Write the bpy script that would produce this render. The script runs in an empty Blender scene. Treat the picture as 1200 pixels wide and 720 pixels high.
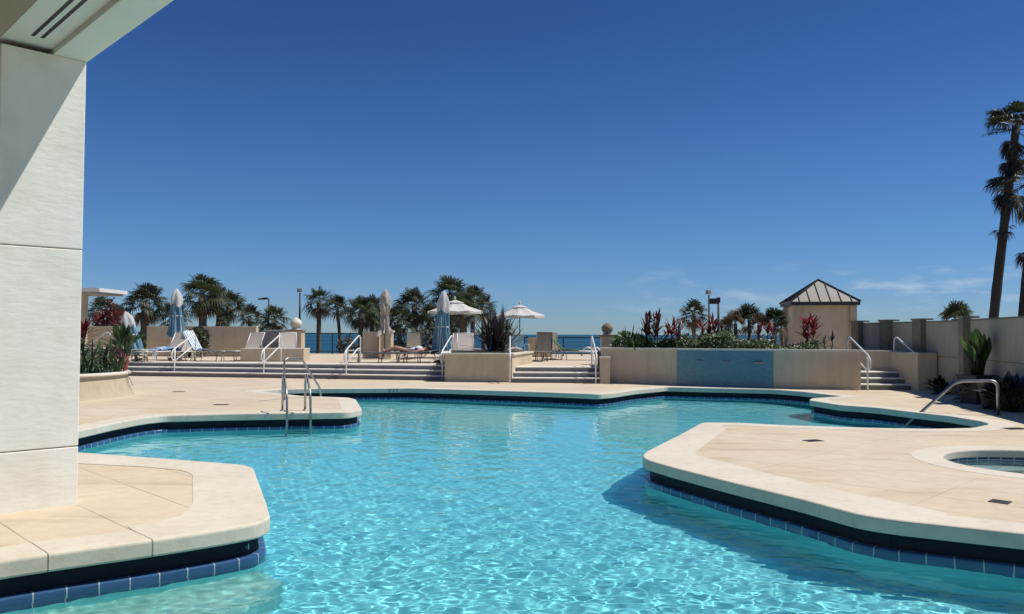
import bpy, bmesh, math, random
import numpy as np
from mathutils import Vector, Matrix
from mathutils.geometry import tessellate_polygon
R = math.radians
SC = bpy.context.scene
COL = SC.collection
rnd = random.Random(7)

# ------------------------------------------------------------------ camera
F = 940.0
cam_d = bpy.data.cameras.new('camera'); cam = bpy.data.objects.new('camera', cam_d); COL.objects.link(cam)
cam_d.sensor_width = 36; cam_d.lens = F/1200*36; cam_d.clip_end = 60000; cam_d.clip_start = .05
CAMR = Matrix.Rotation(R(90+1.95), 3, 'X') @ Matrix.Rotation(R(.16), 3, 'Z')
CAMP = Vector((0, 0, 1.5))
cam.matrix_world = Matrix.Translation(CAMP) @ CAMR.to_4x4()
SC.camera = cam
def ray(px, py): return CAMR @ Vector(((px-600)/F, -(py-360)/F, -1))
def G(px, py, z=0.0):                       # where the sight line meets the level z
    d = ray(px, py); return CAMP + d*((z-CAMP.z)/d.z)
def D(px, py, Y):                           # where the sight line meets the distance Y
    d = ray(px, py); return CAMP + d*(Y/d.y)

# ------------------------------------------------------------------ light
SUN_AZ, SUN_EL = 5.0, 59.3                   # azimuth from +X towards +Y
S = Vector((math.cos(R(SUN_AZ))*math.cos(R(SUN_EL)), math.sin(R(SUN_AZ))*math.cos(R(SUN_EL)), math.sin(R(SUN_EL))))
sun_d = bpy.data.lights.new('sun', 'SUN'); sun = bpy.data.objects.new('sun', sun_d); COL.objects.link(sun)
sun_d.energy = 4.2; sun_d.angle = R(.53); sun_d.color = (1, .955, .88)
sun.rotation_euler = S.to_track_quat('Z', 'Y').to_euler(); sun.location = (0, 0, 30)
sun_d.cycles.is_caustics_light = True
W = bpy.data.worlds.new('World'); SC.world = W; W.use_nodes = True
nt = W.node_tree; nt.nodes.clear()
out = nt.nodes.new('ShaderNodeOutputWorld'); bg = nt.nodes.new('ShaderNodeBackground')
sky = nt.nodes.new('ShaderNodeTexSky'); sky.sky_type = 'NISHITA'; sky.sun_disc = False
sky.sun_elevation = R(SUN_EL); sky.sun_rotation = R(90-SUN_AZ)
sky.air_density = 1.0; sky.dust_density = .0; sky.ozone_density = 6.0; sky.altitude = 0
bg.inputs['Strength'].default_value = .085
tc = nt.nodes.new('ShaderNodeTexCoord')
mp = nt.nodes.new('ShaderNodeMapping'); mp.inputs['Scale'].default_value = (11, 11, 48)
nz = nt.nodes.new('ShaderNodeTexNoise'); nz.inputs['Scale'].default_value = 1.0; nz.inputs['Detail'].default_value = 6
nz.inputs['Roughness'].default_value = .6
rp = nt.nodes.new('ShaderNodeValToRGB'); rp.color_ramp.elements[0].position = .53; rp.color_ramp.elements[1].position = .78
sp = nt.nodes.new('ShaderNodeSeparateXYZ')
el = nt.nodes.new('ShaderNodeValToRGB')      # clouds only in a low band of the sky
e = el.color_ramp.elements; e[0].position = .015; e[0].color = (0, 0, 0, 1); e[1].position = .09; e[1].color = (0, 0, 0, 1)
q = e.new(.035); q.color = (1, 1, 1, 1); q = e.new(.055); q.color = (1, 1, 1, 1)
mu = nt.nodes.new('ShaderNodeMath'); mu.operation = 'MULTIPLY'
mu2 = nt.nodes.new('ShaderNodeMath'); mu2.operation = 'MULTIPLY'; mu2.inputs[1].default_value = .6
mx = nt.nodes.new('ShaderNodeMix'); mx.data_type = 'RGBA'
mx.inputs['B'].default_value = (7.5, 8.0, 8.6, 1)
L = nt.links.new
L(tc.outputs['Generated'], mp.inputs['Vector']); L(mp.outputs[0], nz.inputs['Vector']); L(nz.outputs['Fac'], rp.inputs[0])
L(tc.outputs['Generated'], sp.inputs[0]); L(sp.outputs['Z'], el.inputs[0])
cx_ = nt.nodes.new('ShaderNodeMapRange'); cx_.inputs[1].default_value = .0; cx_.inputs[2].default_value = .40; cx_.inputs[3].default_value = .12; cx_.inputs[4].default_value = 1
L(sp.outputs['X'], cx_.inputs[0]); mu3 = nt.nodes.new('ShaderNodeMath'); mu3.operation = 'MULTIPLY'; L(rp.outputs[0], mu3.inputs[0]); L(cx_.outputs[0], mu3.inputs[1])
L(mu3.outputs[0], mu.inputs[0]); L(el.outputs[0], mu.inputs[1]); L(mu.outputs[0], mu2.inputs[0]); L(mu2.outputs[0], mx.inputs['Factor'])
hs = nt.nodes.new('ShaderNodeHueSaturation'); hs.inputs['Saturation'].default_value = 1.25; hs.inputs['Hue'].default_value = .5
L(sky.outputs[0], hs.inputs['Color'])
tn = nt.nodes.new('ShaderNodeValToRGB'); te = tn.color_ramp.elements     # clear dry air: deeper blue towards the horizon
te[0].position = 0; te[0].color = (.43, .63, 1, 1); te[1].position = 1; te[1].color = (.7, .64, .78, 1)
for p_, c_ in ((.045, (.46, .625, .96)), (.12, (.60, .70, .90)), (.2, (.75, .71, .86)), (.37, (.77, .58, .72))):
    q = te.new(p_); q.color = (*c_, 1)
L(sp.outputs['Z'], tn.inputs[0])
tm_ = nt.nodes.new('ShaderNodeMix'); tm_.data_type = 'RGBA'; tm_.blend_type = 'MULTIPLY'; tm_.inputs['Factor'].default_value = 1
L(hs.outputs[0], tm_.inputs['A']); L(tn.outputs[0], tm_.inputs['B']); L(tm_.outputs['Result'], mx.inputs['A']); L(mx.outputs['Result'], bg.inputs['Color']); L(bg.outputs[0], out.inputs[0])
SC.view_settings.view_transform = 'Standard'; SC.view_settings.look = 'None'
SC.view_settings.exposure = 0.13; SC.view_settings.gamma = 1
SC.cycles.max_bounces = 10; SC.cycles.transmission_bounces = 8; SC.cycles.sample_clamp_indirect = 6
SC.cycles.caustics_refractive = True; SC.cycles.caustics_reflective = True
SC.cycles.use_denoising = True

# ------------------------------------------------------------------ materials
def mat(name, col, col2=None, rough=.7, scale=3.0, bump=0.0, bscale=None, metal=0.0, detail=5, stretch=None, contrast=.3, spec=.5, mid=.5, coat=0):
    m = bpy.data.materials.new(name); m.use_nodes = True; t = m.node_tree; N = t.nodes; K = t.links.new
    b = N['Principled BSDF']; b.inputs['Roughness'].default_value = rough; b.inputs['Metallic'].default_value = metal
    b.inputs['Specular IOR Level'].default_value = spec; b.inputs['Coat Weight'].default_value = coat
    b.inputs['Base Color'].default_value = (*col, 1)
    co = N.new('ShaderNodeTexCoord'); src = co.outputs['Object']
    if stretch:
        mm = N.new('ShaderNodeMapping'); mm.inputs['Scale'].default_value = stretch; K(src, mm.inputs[0]); src = mm.outputs[0]
    if col2:
        n = N.new('ShaderNodeTexNoise'); n.inputs['Scale'].default_value = scale; n.inputs['Detail'].default_value = detail
        n.inputs['Roughness'].default_value = .62
        r = N.new('ShaderNodeValToRGB'); r.color_ramp.elements[0].position = mid-contrast/2; r.color_ramp.elements[1].position = mid+contrast/2
        r.color_ramp.elements[0].color = (*col, 1); r.color_ramp.elements[1].color = (*col2, 1)
        K(src, n.inputs['Vector']); K(n.outputs['Fac'], r.inputs[0]); K(r.outputs[0], b.inputs['Base Color'])
    if bump:
        n2 = N.new('ShaderNodeTexNoise'); n2.inputs['Scale'].default_value = bscale or scale*6; n2.inputs['Detail'].default_value = 4
        bp = N.new('ShaderNodeBump'); bp.inputs['Strength'].default_value = 1; bp.inputs['Distance'].default_value = bump
        K(src, n2.inputs['Vector']); K(n2.outputs['Fac'], bp.inputs['Height']); K(bp.outputs[0], b.inputs['Normal'])
    return m
M = {}
M['stucco_white'] = mat('stucco_white', (.845, .84, .775), (.88, .875, .815), .85, 2.2, .0035, 8, stretch=(1, 1, 3.2))
M['soffit'] = mat('soffit', (.78, .79, .71), (.82, .83, .75), .85, 1.5, .002, 20)
M['stucco_tan'] = mat('stucco_tan', (.56, .47, .335), (.60, .51, .37), .9, 1.1, .004, 30)
M['stucco_beige'] = mat('stucco_beige', (.47, .395, .285), (.52, .44, .325), .9, .9, .004, 30)
M['stone_dark'] = mat('stone_dark', (.22, .18, .125), (.30, .25, .175), .9, 4, .004, 25)
M['cap_light'] = mat('cap_light', (.68, .63, .53), (.74, .69, .60), .8, 3, .002, 40)
M['coping'] = None
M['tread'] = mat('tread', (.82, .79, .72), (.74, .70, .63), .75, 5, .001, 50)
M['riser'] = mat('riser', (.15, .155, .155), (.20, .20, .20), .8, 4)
M['black'] = mat('black', (.012, .013, .015), (.02, .02, .022), .6, 6)
M['bronze'] = mat('bronze', (.035, .035, .035), (.055, .05, .045), .45, 8, metal=.3)
M['steel'] = mat('steel', (.42, .42, .41), (.33, .33, .32), .42, 7, metal=1.0)
M['white_rail'] = mat('white_rail', (.78, .77, .74), (.70, .69, .66), .35, 10)
M['sling'] = mat('sling', (.84, .80, .74), (.80, .76, .70), .8, 8)
M['sling_tan'] = mat('sling_tan', (.50, .44, .34), (.44, .39, .30), .8, 8)
M['sling_brown'] = mat('sling_brown', (.16, .13, .105), (.20, .165, .13), .8, 8)
M['sling_grey'] = mat('sling_grey', (.12, .12, .125), (.16, .16, .16), .8, 8)
M['green_fabric'] = mat('green_fabric', (.07, .17, .075), (.10, .22, .10), .85, 6)
M['canvas_white'] = mat('canvas_white', (.78, .77, .74), (.72, .71, .68), .85, 5)
M['canvas_cream'] = mat('canvas_cream', (.58, .55, .48), (.42, .39, .33), .85, 9)
M['canvas_blue'] = mat('canvas_blue', (.12, .27, .36), (.17, .34, .43), .85, 5)
M['palm_green'] = mat('palm_green', (.030, .048, .018), (.085, .105, .045), .55, 1.6, contrast=.5)
M['palm_dark'] = mat('palm_dark', (.022, .030, .014), (.06, .07, .032), .55, 1.6, contrast=.5)
M['palm_dead'] = mat('palm_dead', (.10, .075, .045), (.20, .155, .095), .8, 2.5)
M['trunk'] = mat('trunk', (.10, .085, .068), (.18, .155, .125), .95, 7, .02, 16)
M['trunk_dark'] = mat('trunk_dark', (.028, .022, .018), (.06, .048, .04), .95, 7, .02, 14, stretch=(1, 1, 3))
M['leaf_green'] = mat('leaf_green', (.045, .095, .025), (.10, .17, .045), .45, 2.5, contrast=.5)
M['leaf_deep'] = mat('leaf_deep', (.028, .060, .020), (.06, .11, .035), .4, 3)
M['leaf_hedge'] = mat('leaf_hedge', (.035, .075, .020), (.12, .18, .05), .45, 2.2, contrast=.4)
M['leaf_red'] = mat('leaf_red', (.26, .022, .022), (.12, .018, .022), .5, 5, contrast=.4)
M['leaf_maroon'] = mat('leaf_maroon', (.055, .018, .022), (.10, .03, .032), .5, 4)
M['leaf_bronze'] = mat('leaf_bronze', (.022, .018, .022), (.05, .042, .042), .4, 4)
M['leaf_pink'] = mat('leaf_pink', (.62, .15, .20), (.5, .10, .14), .5, 6)
M['soil'] = mat('soil', (.035, .026, .018), (.06, .045, .03), .95, 9)
M['terracotta'] = mat('terracotta', (.22, .075, .045), (.27, .10, .06), .8, 5)
M['roof_metal'] = mat('roof_metal', (.27, .26, .225), (.31, .295, .26), .6, 2, metal=.15)
M['skin'] = mat('skin', (.50, .27, .19), (.55, .31, .22), .55, 6)
M['hair'] = mat('hair', (.05, .03, .02), (.08, .05, .03), .6, 12)
M['lamp_grey'] = mat('lamp_grey', (.25, .25, .24), (.3, .3, .29), .5, 6)
M['sand'] = mat('sand', (.40, .34, .25), (.12, .13, .07), .95, .12, .02, 2)
M['grate'] = mat('grate', (.07, .06, .05), (.10, .09, .075), .7, 8)
M['green_rail'] = mat('green_rail', (.015, .045, .05), (.02, .055, .06), .4, 6)
M['table_top'] = mat('table_top', (.6, .58, .53), (.66, .64, .6), .5, 6)

def translucify(k, fac):
    t = M[k].node_tree; N = t.nodes; K = t.links.new; b = N['Principled BSDF']; tr = N.new('ShaderNodeBsdfTranslucent'); mx_ = N.new('ShaderNodeMixShader')
    if b.inputs['Base Color'].is_linked: K(b.inputs['Base Color'].links[0].from_socket, tr.inputs['Color'])
    mx_.inputs[0].default_value = fac; K(b.outputs[0], mx_.inputs[1]); K(tr.outputs[0], mx_.inputs[2]); K(mx_.outputs[0], N['Material Output'].inputs['Surface'])
for k_, f_ in (('sling', .6), ('sling_tan', .4), ('canvas_white', .35), ('canvas_cream', .25), ('canvas_blue', .2), ('green_fabric', .3), ('palm_green', .3), ('palm_dark', .2), ('palm_dead', .3), ('leaf_green', .35), ('leaf_deep', .25), ('leaf_hedge', .35), ('leaf_red', .35), ('leaf_maroon', .2), ('leaf_pink', .4)): translucify(k_, f_)
def ramp_noise(N, K, src, scale, c1, c2, p1, p2, detail=5):
    n = N.new('ShaderNodeTexNoise'); n.inputs['Scale'].default_value = scale; n.inputs['Detail'].default_value = detail; n.inputs['Roughness'].default_value = .6
    r = N.new('ShaderNodeValToRGB'); r.color_ramp.elements[0].position = p1; r.color_ramp.elements[1].position = p2
    r.color_ramp.elements[0].color = (*c1, 1); r.color_ramp.elements[1].color = (*c2, 1)
    K(src, n.inputs['Vector']); K(n.outputs['Fac'], r.inputs[0]); return r.outputs[0]
def mix(N, K, a, b, fac, mode='MIX'):
    m = N.new('ShaderNodeMix'); m.data_type = 'RGBA'; m.blend_type = mode
    for s, v in (('A', a), ('B', b), ('Factor', fac)):
        if isinstance(v, (int, float)): m.inputs[s].default_value = v
        elif isinstance(v, tuple): m.inputs[s].default_value = (*v, 1)
        else: K(v, m.inputs[s])
    return m.outputs['Result']
def math_n(N, K, op, a, b=None):
    m = N.new('ShaderNodeMath'); m.operation = op
    for i, v in enumerate((a, b)):
        if v is None: continue
        if isinstance(v, (int, float)): m.inputs[i].default_value = v
        else: K(v, m.inputs[i])
    return m.outputs[0]

def deck_material():
    m = bpy.data.materials.new('deck_concrete'); m.use_nodes = True; t = m.node_tree; N = t.nodes; K = t.links.new
    b = N['Principled BSDF']; b.inputs['Roughness'].default_value = .85
    co = N.new('ShaderNodeTexCoord')
    c = ramp_noise(N, K, co.outputs['Object'], .55, (.60, .485, .345), (.655, .55, .41), .35, .65)
    c2 = ramp_noise(N, K, co.outputs['Object'], 7, (.93, .92, .90), (1, 1, 1), .35, .6, 8)
    c = mix(N, K, c, c2, 1.0, 'MULTIPLY')
    # sparse stains, streaked along the slabs
    mp = N.new('ShaderNodeMapping'); mp.inputs['Rotation'].default_value = (0, 0, R(48)); mp.inputs['Scale'].default_value = (.45, 2.4, 1)
    K(co.outputs['Object'], mp.inputs[0])
    c3 = ramp_noise(N, K, mp.outputs[0], 1.3, (1, 1, 1), (.80, .75, .70), .52, .74, 5)
    c = mix(N, K, c, c3, 1.0, 'MULTIPLY')
    # score joints on the slabs at 45 degrees
    mp2 = N.new('ShaderNodeMapping'); mp2.inputs['Rotation'].default_value = (0, 0, R(-45)); K(co.outputs['Object'], mp2.inputs[0])
    sx = N.new('ShaderNodeSeparateXYZ'); K(mp2.outputs[0], sx.inputs[0])
    nn = N.new('ShaderNodeTexNoise'); nn.inputs['Scale'].default_value = .8; K(co.outputs['Object'], nn.inputs['Vector'])
    def joint(o, period, off, w):
        a = math_n(N, K, 'ADD', o, off); a = math_n(N, K, 'DIVIDE', a, period); a = math_n(N, K, 'FRACT', a)
        a = math_n(N, K, 'SUBTRACT', a, .5); a = math_n(N, K, 'ABSOLUTE', a); return math_n(N, K, 'LESS_THAN', a, w/period)
    j1x = None
    # rotated coordinates: X' = (x+y)/sqrt2, Y' = (y-x)/sqrt2
    j1 = joint(sx.outputs['X'], .65, -2.32+.325, .006)
    j2 = joint(sx.outputs['Y'], 1.9, .3, .0035)
    j = math_n(N, K, 'MAXIMUM', j1, j2)
    soft = N.new('ShaderNodeMapRange'); K(nn.outputs['Fac'], soft.inputs[0]); soft.inputs[1].default_value = .40; soft.inputs[2].default_value = .62
    soft.inputs[3].default_value = .28; soft.inputs[4].default_value = .75
    fac = math_n(N, K, 'MULTIPLY', j, soft.outputs[0])
    c = mix(N, K, c, (.16, .12, .085), fac)
    K(c, b.inputs['Base Color'])
    n2 = N.new('ShaderNodeTexNoise'); n2.inputs['Scale'].default_value = 60; n2.inputs['Detail'].default_value = 6
    K(co.outputs['Object'], n2.inputs['Vector'])
    bp = N.new('ShaderNodeBump'); bp.inputs['Distance'].default_value = .002; K(n2.outputs['Fac'], bp.inputs['Height']); K(bp.outputs[0], b.inputs['Normal'])
    return m
def weather(k, lo=.89):
    # rain streaks running down from the caps, and blotches
    t = M[k].node_tree; N = t.nodes; K = t.links.new; b = N['Principled BSDF']; src = b.inputs['Base Color'].links[0].from_socket
    co = N.new('ShaderNodeTexCoord'); mp = N.new('ShaderNodeMapping'); mp.inputs['Scale'].default_value = (5, 5, .5); K(co.outputs['Object'], mp.inputs[0])
    c2 = ramp_noise(N, K, mp.outputs[0], 1.6, (lo, lo*.985, lo*.96), (1, 1, 1), .36, .56, 5)
    c3 = ramp_noise(N, K, co.outputs['Object'], 2.3, (.94, .935, .92), (1, 1, 1), .38, .55, 6)
    K(mix(N, K, mix(N, K, src, c2, .7, 'MULTIPLY'), c3, 1.0, 'MULTIPLY'), b.inputs['Base Color'])
for k_ in ('stucco_tan', 'stucco_beige', 'cap_light', 'stone_dark'): weather(k_)
weather('stucco_white', .975)
M['deck'] = deck_material()
def coping_material():
    m = bpy.data.materials.new('coping'); m.use_nodes = True; t = m.node_tree; N = t.nodes; K = t.links.new
    b = N['Principled BSDF']; b.inputs['Roughness'].default_value = .8
    co = N.new('ShaderNodeTexCoord')
    c = ramp_noise(N, K, co.outputs['Object'], 1.1, (.62, .55, .435), (.69, .62, .51), .35, .65)
    c2 = ramp_noise(N, K, co.outputs['Object'], 9, (.9, .89, .87), (1, 1, 1), .32, .52, 8)
    c = mix(N, K, c, c2, 1.0, 'MULTIPLY')
    uv = N.new('ShaderNodeUVMap'); sx = N.new('ShaderNodeSeparateXYZ'); K(uv.outputs[0], sx.inputs[0])
    a = math_n(N, K, 'DIVIDE', sx.outputs['X'], 2.3); a = math_n(N, K, 'FRACT', a); a = math_n(N, K, 'SUBTRACT', a, .5)
    a = math_n(N, K, 'ABSOLUTE', a); j = math_n(N, K, 'MULTIPLY', math_n(N, K, 'LESS_THAN', a, .0015), .5)
    # on the near left deck the joints follow the slabs
    so = N.new('ShaderNodeSeparateXYZ'); K(co.outputs['Object'], so.inputs[0])
    near = math_n(N, K, 'MULTIPLY', math_n(N, K, 'LESS_THAN', so.outputs['Y'], 6.6), math_n(N, K, 'LESS_THAN', math_n(N, K, 'ADD', so.outputs['X'], so.outputs['Y']), 3.7))
    d = math_n(N, K, 'ADD', so.outputs['X'], so.outputs['Y']); d = math_n(N, K, 'MULTIPLY', d, .70711)
    d = math_n(N, K, 'DIVIDE', math_n(N, K, 'ADD', d, -2.32+.325), .65); d = math_n(N, K, 'FRACT', d); d = math_n(N, K, 'ABSOLUTE', math_n(N, K, 'SUBTRACT', d, .5))
    j = math_n(N, K, 'MAXIMUM', math_n(N, K, 'MULTIPLY', j, math_n(N, K, 'SUBTRACT', 1.0, near)), math_n(N, K, 'MULTIPLY', near, math_n(N, K, 'LESS_THAN', d, .0085)))
    c = mix(N, K, c, (.14, .12, .10), math_n(N, K, 'MULTIPLY', j, .8))
    K(c, b.inputs['Base Color'])
    n2 = N.new('ShaderNodeTexNoise'); n2.inputs['Scale'].default_value = 45; n2.inputs['Detail'].default_value = 5
    K(co.outputs['Object'], n2.inputs['Vector'])
    bp = N.new('ShaderNodeBump'); bp.inputs['Distance'].default_value = .0015; K(n2.outputs['Fac'], bp.inputs['Height']); K(bp.outputs[0], b.inputs['Normal'])
    return m
M['coping'] = coping_material()
def tile_material(name, c1, c2, grout, tw, th, mortar, offset=0.0, rough=.12, usez=True):
    m = bpy.data.materials.new(name); m.use_nodes = True; t = m.node_tree; N = t.nodes; K = t.links.new
    b = N['Principled BSDF']; b.inputs['Roughness'].default_value = rough
    uv = N.new('ShaderNodeUVMap')
    br = N.new('ShaderNodeTexBrick'); br.offset = offset; br.inputs['Scale'].default_value = 1; br.inputs['Brick Width'].default_value = tw
    br.inputs['Row Height'].default_value = th; br.inputs['Mortar Size'].default_value = mortar; br.inputs['Mortar Smooth'].default_value = .1
    br.inputs['Color1'].default_value = (*c1, 1); br.inputs['Color2'].default_value = (*c2, 1); br.inputs['Mortar'].default_value = (*grout, 1)
    K(uv.outputs[0], br.inputs['Vector']); K(br.outputs['Color'], b.inputs['Base Color'])
    return m
M['tile_navy'] = tile_material('tile_navy', (.035, .090, .21), (.045, .115, .26), (.45, .47, .47), .20, .30, .0045)
M['recess_shade'] = mat('recess_shade', (.016, .020, .032), (.018, .022, .034), .7, 6, spec=.15)  # near-black colour puts the shade under the coping into the recess wall
M['tile_fountain'] = tile_material('tile_fountain', (.09, .22, .29), (.13, .27, .34), (.15, .25, .29), .10, .05, .004, .5, .25)
M['tile_spa'] = tile_material('tile_spa', (.022, .055, .13), (.030, .075, .17), (.45, .47, .5), .155, .16, .006)
def plaster_material(name, c1, c2):
    m = bpy.data.materials.new(name); m.use_nodes = True; t = m.node_tree; N = t.nodes; K = t.links.new
    b = N['Principled BSDF']; b.inputs['Roughness'].default_value = .7
    co = N.new('ShaderNodeTexCoord')
    K(ramp_noise(N, K, co.outputs['Object'], .6, c1, c2, .35, .65), b.inputs['Base Color']); return m
M['plaster'] = plaster_material('plaster', (.19, .63, .69), (.23, .69, .74))
M['plaster_pale'] = plaster_material('plaster_pale', (.22, .52, .48), (.28, .58, .53))
M['plaster_spa'] = plaster_material('plaster_spa', (.42, .56, .54), (.48, .62, .59))
def water_material():
    m = bpy.data.materials.new('pool_water'); m.use_nodes = True; t = m.node_tree; N = t.nodes; K = t.links.new
    N.remove(N['Principled BSDF'])
    g = N.new('ShaderNodeBsdfGlass'); g.inputs['IOR'].default_value = 1.333; g.inputs['Roughness'].default_value = 0.0
    g.inputs['Color'].default_value = (.93, .985, .99, 1)
    K(g.outputs[0], N['Material Output'].inputs['Surface']); return m
M['water'] = water_material()
def sea_material():
    m = bpy.data.materials.new('sea'); m.use_nodes = True; t = m.node_tree; N = t.nodes; K = t.links.new
    b = N['Principled BSDF']; b.inputs['Roughness'].default_value = .35
    co = N.new('ShaderNodeTexCoord'); mp = N.new('ShaderNodeMapping'); mp.inputs['Scale'].default_value = (.004, .02, 1)
    K(co.outputs['Object'], mp.inputs[0])
    K(ramp_noise(N, K, mp.outputs[0], 1, (.006, .050, .085), (.012, .085, .12), .35, .65, 6), b.inputs['Base Color'])
    n2 = N.new('ShaderNodeTexNoise'); n2.inputs['Scale'].default_value = .35; n2.inputs['Detail'].default_value = 6; K(co.outputs['Object'], n2.inputs['Vector'])
    bp = N.new('ShaderNodeBump'); bp.inputs['Distance'].default_value = 1.2; K(n2.outputs['Fac'], bp.inputs['Height']); K(bp.outputs[0], b.inputs['Normal'])
    b.inputs['Specular IOR Level'].default_value = .25
    return m
M['sea'] = sea_material()
def towel_material():
    m = bpy.data.materials.new('striped_towel'); m.use_nodes = True; t = m.node_tree; N = t.nodes; K = t.links.new
    b = N['Principled BSDF']; b.inputs['Roughness'].default_value = .95
    uv = N.new('ShaderNodeUVMap'); sx = N.new('ShaderNodeSeparateXYZ'); K(uv.outputs[0], sx.inputs[0])
    a = math_n(N, K, 'MULTIPLY', sx.outputs['X'], 5.0); a = math_n(N, K, 'FRACT', a); a = math_n(N, K, 'LESS_THAN', a, .45)
    K(mix(N, K, (.78, .79, .78), (.10, .24, .40), a), b.inputs['Base Color']); return m
M['towel'] = towel_material()
M['towel_blue'] = mat('towel_blue', (.10, .22, .45), (.5, .6, .72), .95, 5, contrast=.15)
M['suit'] = mat('suit', (.75, .74, .74), (.05, .05, .09), .8, 8, contrast=.06, detail=1)

# ------------------------------------------------------------------ mesh helpers
class MB:
    def __init__(s): s.v = []; s.f = []; s.mi = []; s.smooth = []; s.uv = {}
    def add(s, vs, fs, mi=0, smooth=False, uvs=None):
        o = len(s.v); s.v += [tuple(p) for p in vs]
        for k, f in enumerate(fs):
            if uvs is not None: s.uv[len(s.f)] = [uvs[i] for i in f]
            s.f.append([i+o for i in f]); s.mi.append(mi); s.smooth.append(smooth)
        return s
    def box(s, x0, y0, z0, x1, y1, z1, mi=0, rz=0, c=(0, 0)):
        P = [(x0, y0, z0), (x1, y0, z0), (x1, y1, z0), (x0, y1, z0), (x0, y0, z1), (x1, y0, z1), (x1, y1, z1), (x0, y1, z1)]
        if rz:
            cs, sn = math.cos(rz), math.sin(rz)
            P = [(c[0]+(x-c[0])*cs-(y-c[1])*sn, c[1]+(x-c[0])*sn+(y-c[1])*cs, z) for x, y, z in P]
        return s.add(P, [(3, 2, 1, 0), (4, 5, 6, 7), (0, 1, 5, 4), (1, 2, 6, 5), (2, 3, 7, 6), (3, 0, 4, 7)], mi)
    def bar(s, a, b, w, h, mi=0, up=(0, 0, 1)):
        a, b = Vector(a), Vector(b); d = (b-a).normalized(); u = Vector(up)
        if abs(d.dot(u)) > .98: u = Vector((1, 0, 0))
        sd = d.cross(u).normalized(); u = sd.cross(d).normalized()
        P = [p+sd*(i*w/2)+u*(j*h/2) for p in (a, b) for i, j in ((-1, -1), (1, -1), (1, 1), (-1, 1))]
        return s.add(P, [(3, 2, 1, 0), (4, 5, 6, 7), (0, 1, 5, 4), (1, 2, 6, 5), (2, 3, 7, 6), (3, 0, 4, 7)], mi)
    def tube(s, pts, r, n=8, mi=0, cap=True):
        pts = [Vector(p) for p in pts]; rr = r if isinstance(r, (list, tuple)) else [r]*len(pts)
        vs = []; prev = None
        for i, p in enumerate(pts):
            d = (pts[min(i+1, len(pts)-1)]-pts[max(i-1, 0)]).normalized()
            if prev is None: a = d.orthogonal().normalized()
            else: a = (prev-d*prev.dot(d)); a = a.normalized() if a.length > 1e-6 else d.orthogonal().normalized()
            prev = a; b = d.cross(a)
            for k in range(n):
                t = 2*math.pi*k/n; vs.append(p+(a*math.cos(t)+b*math.sin(t))*rr[i])
        fs = [(i*n+k, i*n+(k+1) % n, (i+1)*n+(k+1) % n, (i+1)*n+k) for i in range(len(pts)-1) for k in range(n)]
        if cap: fs += [tuple(range(n))[::-1], tuple((len(pts)-1)*n+k for k in range(n))]
        return s.add(vs, fs, mi, True)
    def lathe(s, prof, n=24, c=(0, 0, 0), mi=0, mod=None, zm=None):
        vs = []
        for j, (r, z) in enumerate(prof):
            for k in range(n):
                t = 2*math.pi*k/n; q = r*(mod(t, j) if mod else 1)
                vs.append((c[0]+q*math.cos(t), c[1]+q*math.sin(t), c[2]+z+(zm(t, j) if zm else 0)))
        fs = [(i*n+k, i*n+(k+1) % n, (i+1)*n+(k+1) % n, (i+1)*n+k) for i in range(len(prof)-1) for k in range(n)]
        return s.add(vs, fs, mi, True)
    def prism(s, poly, z0, z1, mi=0):
        n = len(poly); vs = [(x, y, z0) for x, y in poly]+[(x, y, z1) for x, y in poly]
        fs = [(i, (i+1) % n, (i+1) % n+n, i+n) for i in range(n)]
        tris = tessellate_polygon([[Vector((x, y, 0)) for x, y in poly]])
        for t in tris: fs.append((t[0]+n, t[1]+n, t[2]+n)); fs.append((t[2], t[1], t[0]))
        return s.add(vs, fs, mi)
    def build(s, name, mats, parent=None, loc=None, bevel=0, recalc=True, rot=None):
        me = bpy.data.meshes.new(name); me.from_pydata(s.v, [], s.f)
        for m in (mats if isinstance(mats, (list, tuple)) else [mats]): me.materials.append(M[m] if isinstance(m, str) else m)
        me.polygons.foreach_set('material_index', s.mi); me.polygons.foreach_set('use_smooth', s.smooth)
        if s.uv:
            u = me.uv_layers.new(name='UVMap')
            for p in me.polygons:
                if p.index in s.uv:
                    for li, c in zip(p.loop_indices, s.uv[p.index]): u.data[li].uv = c
        if recalc:
            bm = bmesh.new(); bm.from_mesh(me); bmesh.ops.recalc_face_normals(bm, faces=bm.faces); bm.to_mesh(me); bm.free()
        me.update()
        o = bpy.data.objects.new(name, me); COL.objects.link(o)
        if parent: o.parent = parent
        if loc is not None: o.location = loc
        if rot is not None: o.rotation_euler = (0, 0, rot)
        if bevel:
            b = o.modifiers.new('bevel', 'BEVEL'); b.width = bevel; b.segments = 2; b.limit_method = 'ANGLE'; b.angle_limit = R(40)
            b.harden_normals = False
        return o
def tag(o, label=None, cat=None, group=None, kind=None):
    if label: o['label'] = label
    if cat: o['category'] = cat
    if group: o['group'] = group
    if kind: o['kind'] = kind
    return o
def struct(o): o['kind'] = 'structure'; return o
def thing(name, label, cat, loc=(0, 0, 0), rz=0, group=None, sc=1):
    o = bpy.data.objects.new(name, None); COL.objects.link(o); o.location = loc; o.rotation_euler = (0, 0, rz)
    o.empty_display_size = .1
    if sc != 1: o.scale = (sc, sc, sc) if isinstance(sc, (int, float)) else sc
    return tag(o, label, cat, group)
def children(o): return [c for c in bpy.data.objects if c.parent == o]
def copy_tree(o, parent=None):
    c = o.copy(); COL.objects.link(c); c.parent = parent
    for ch in children(o): copy_tree(ch, c)
    return c
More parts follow.
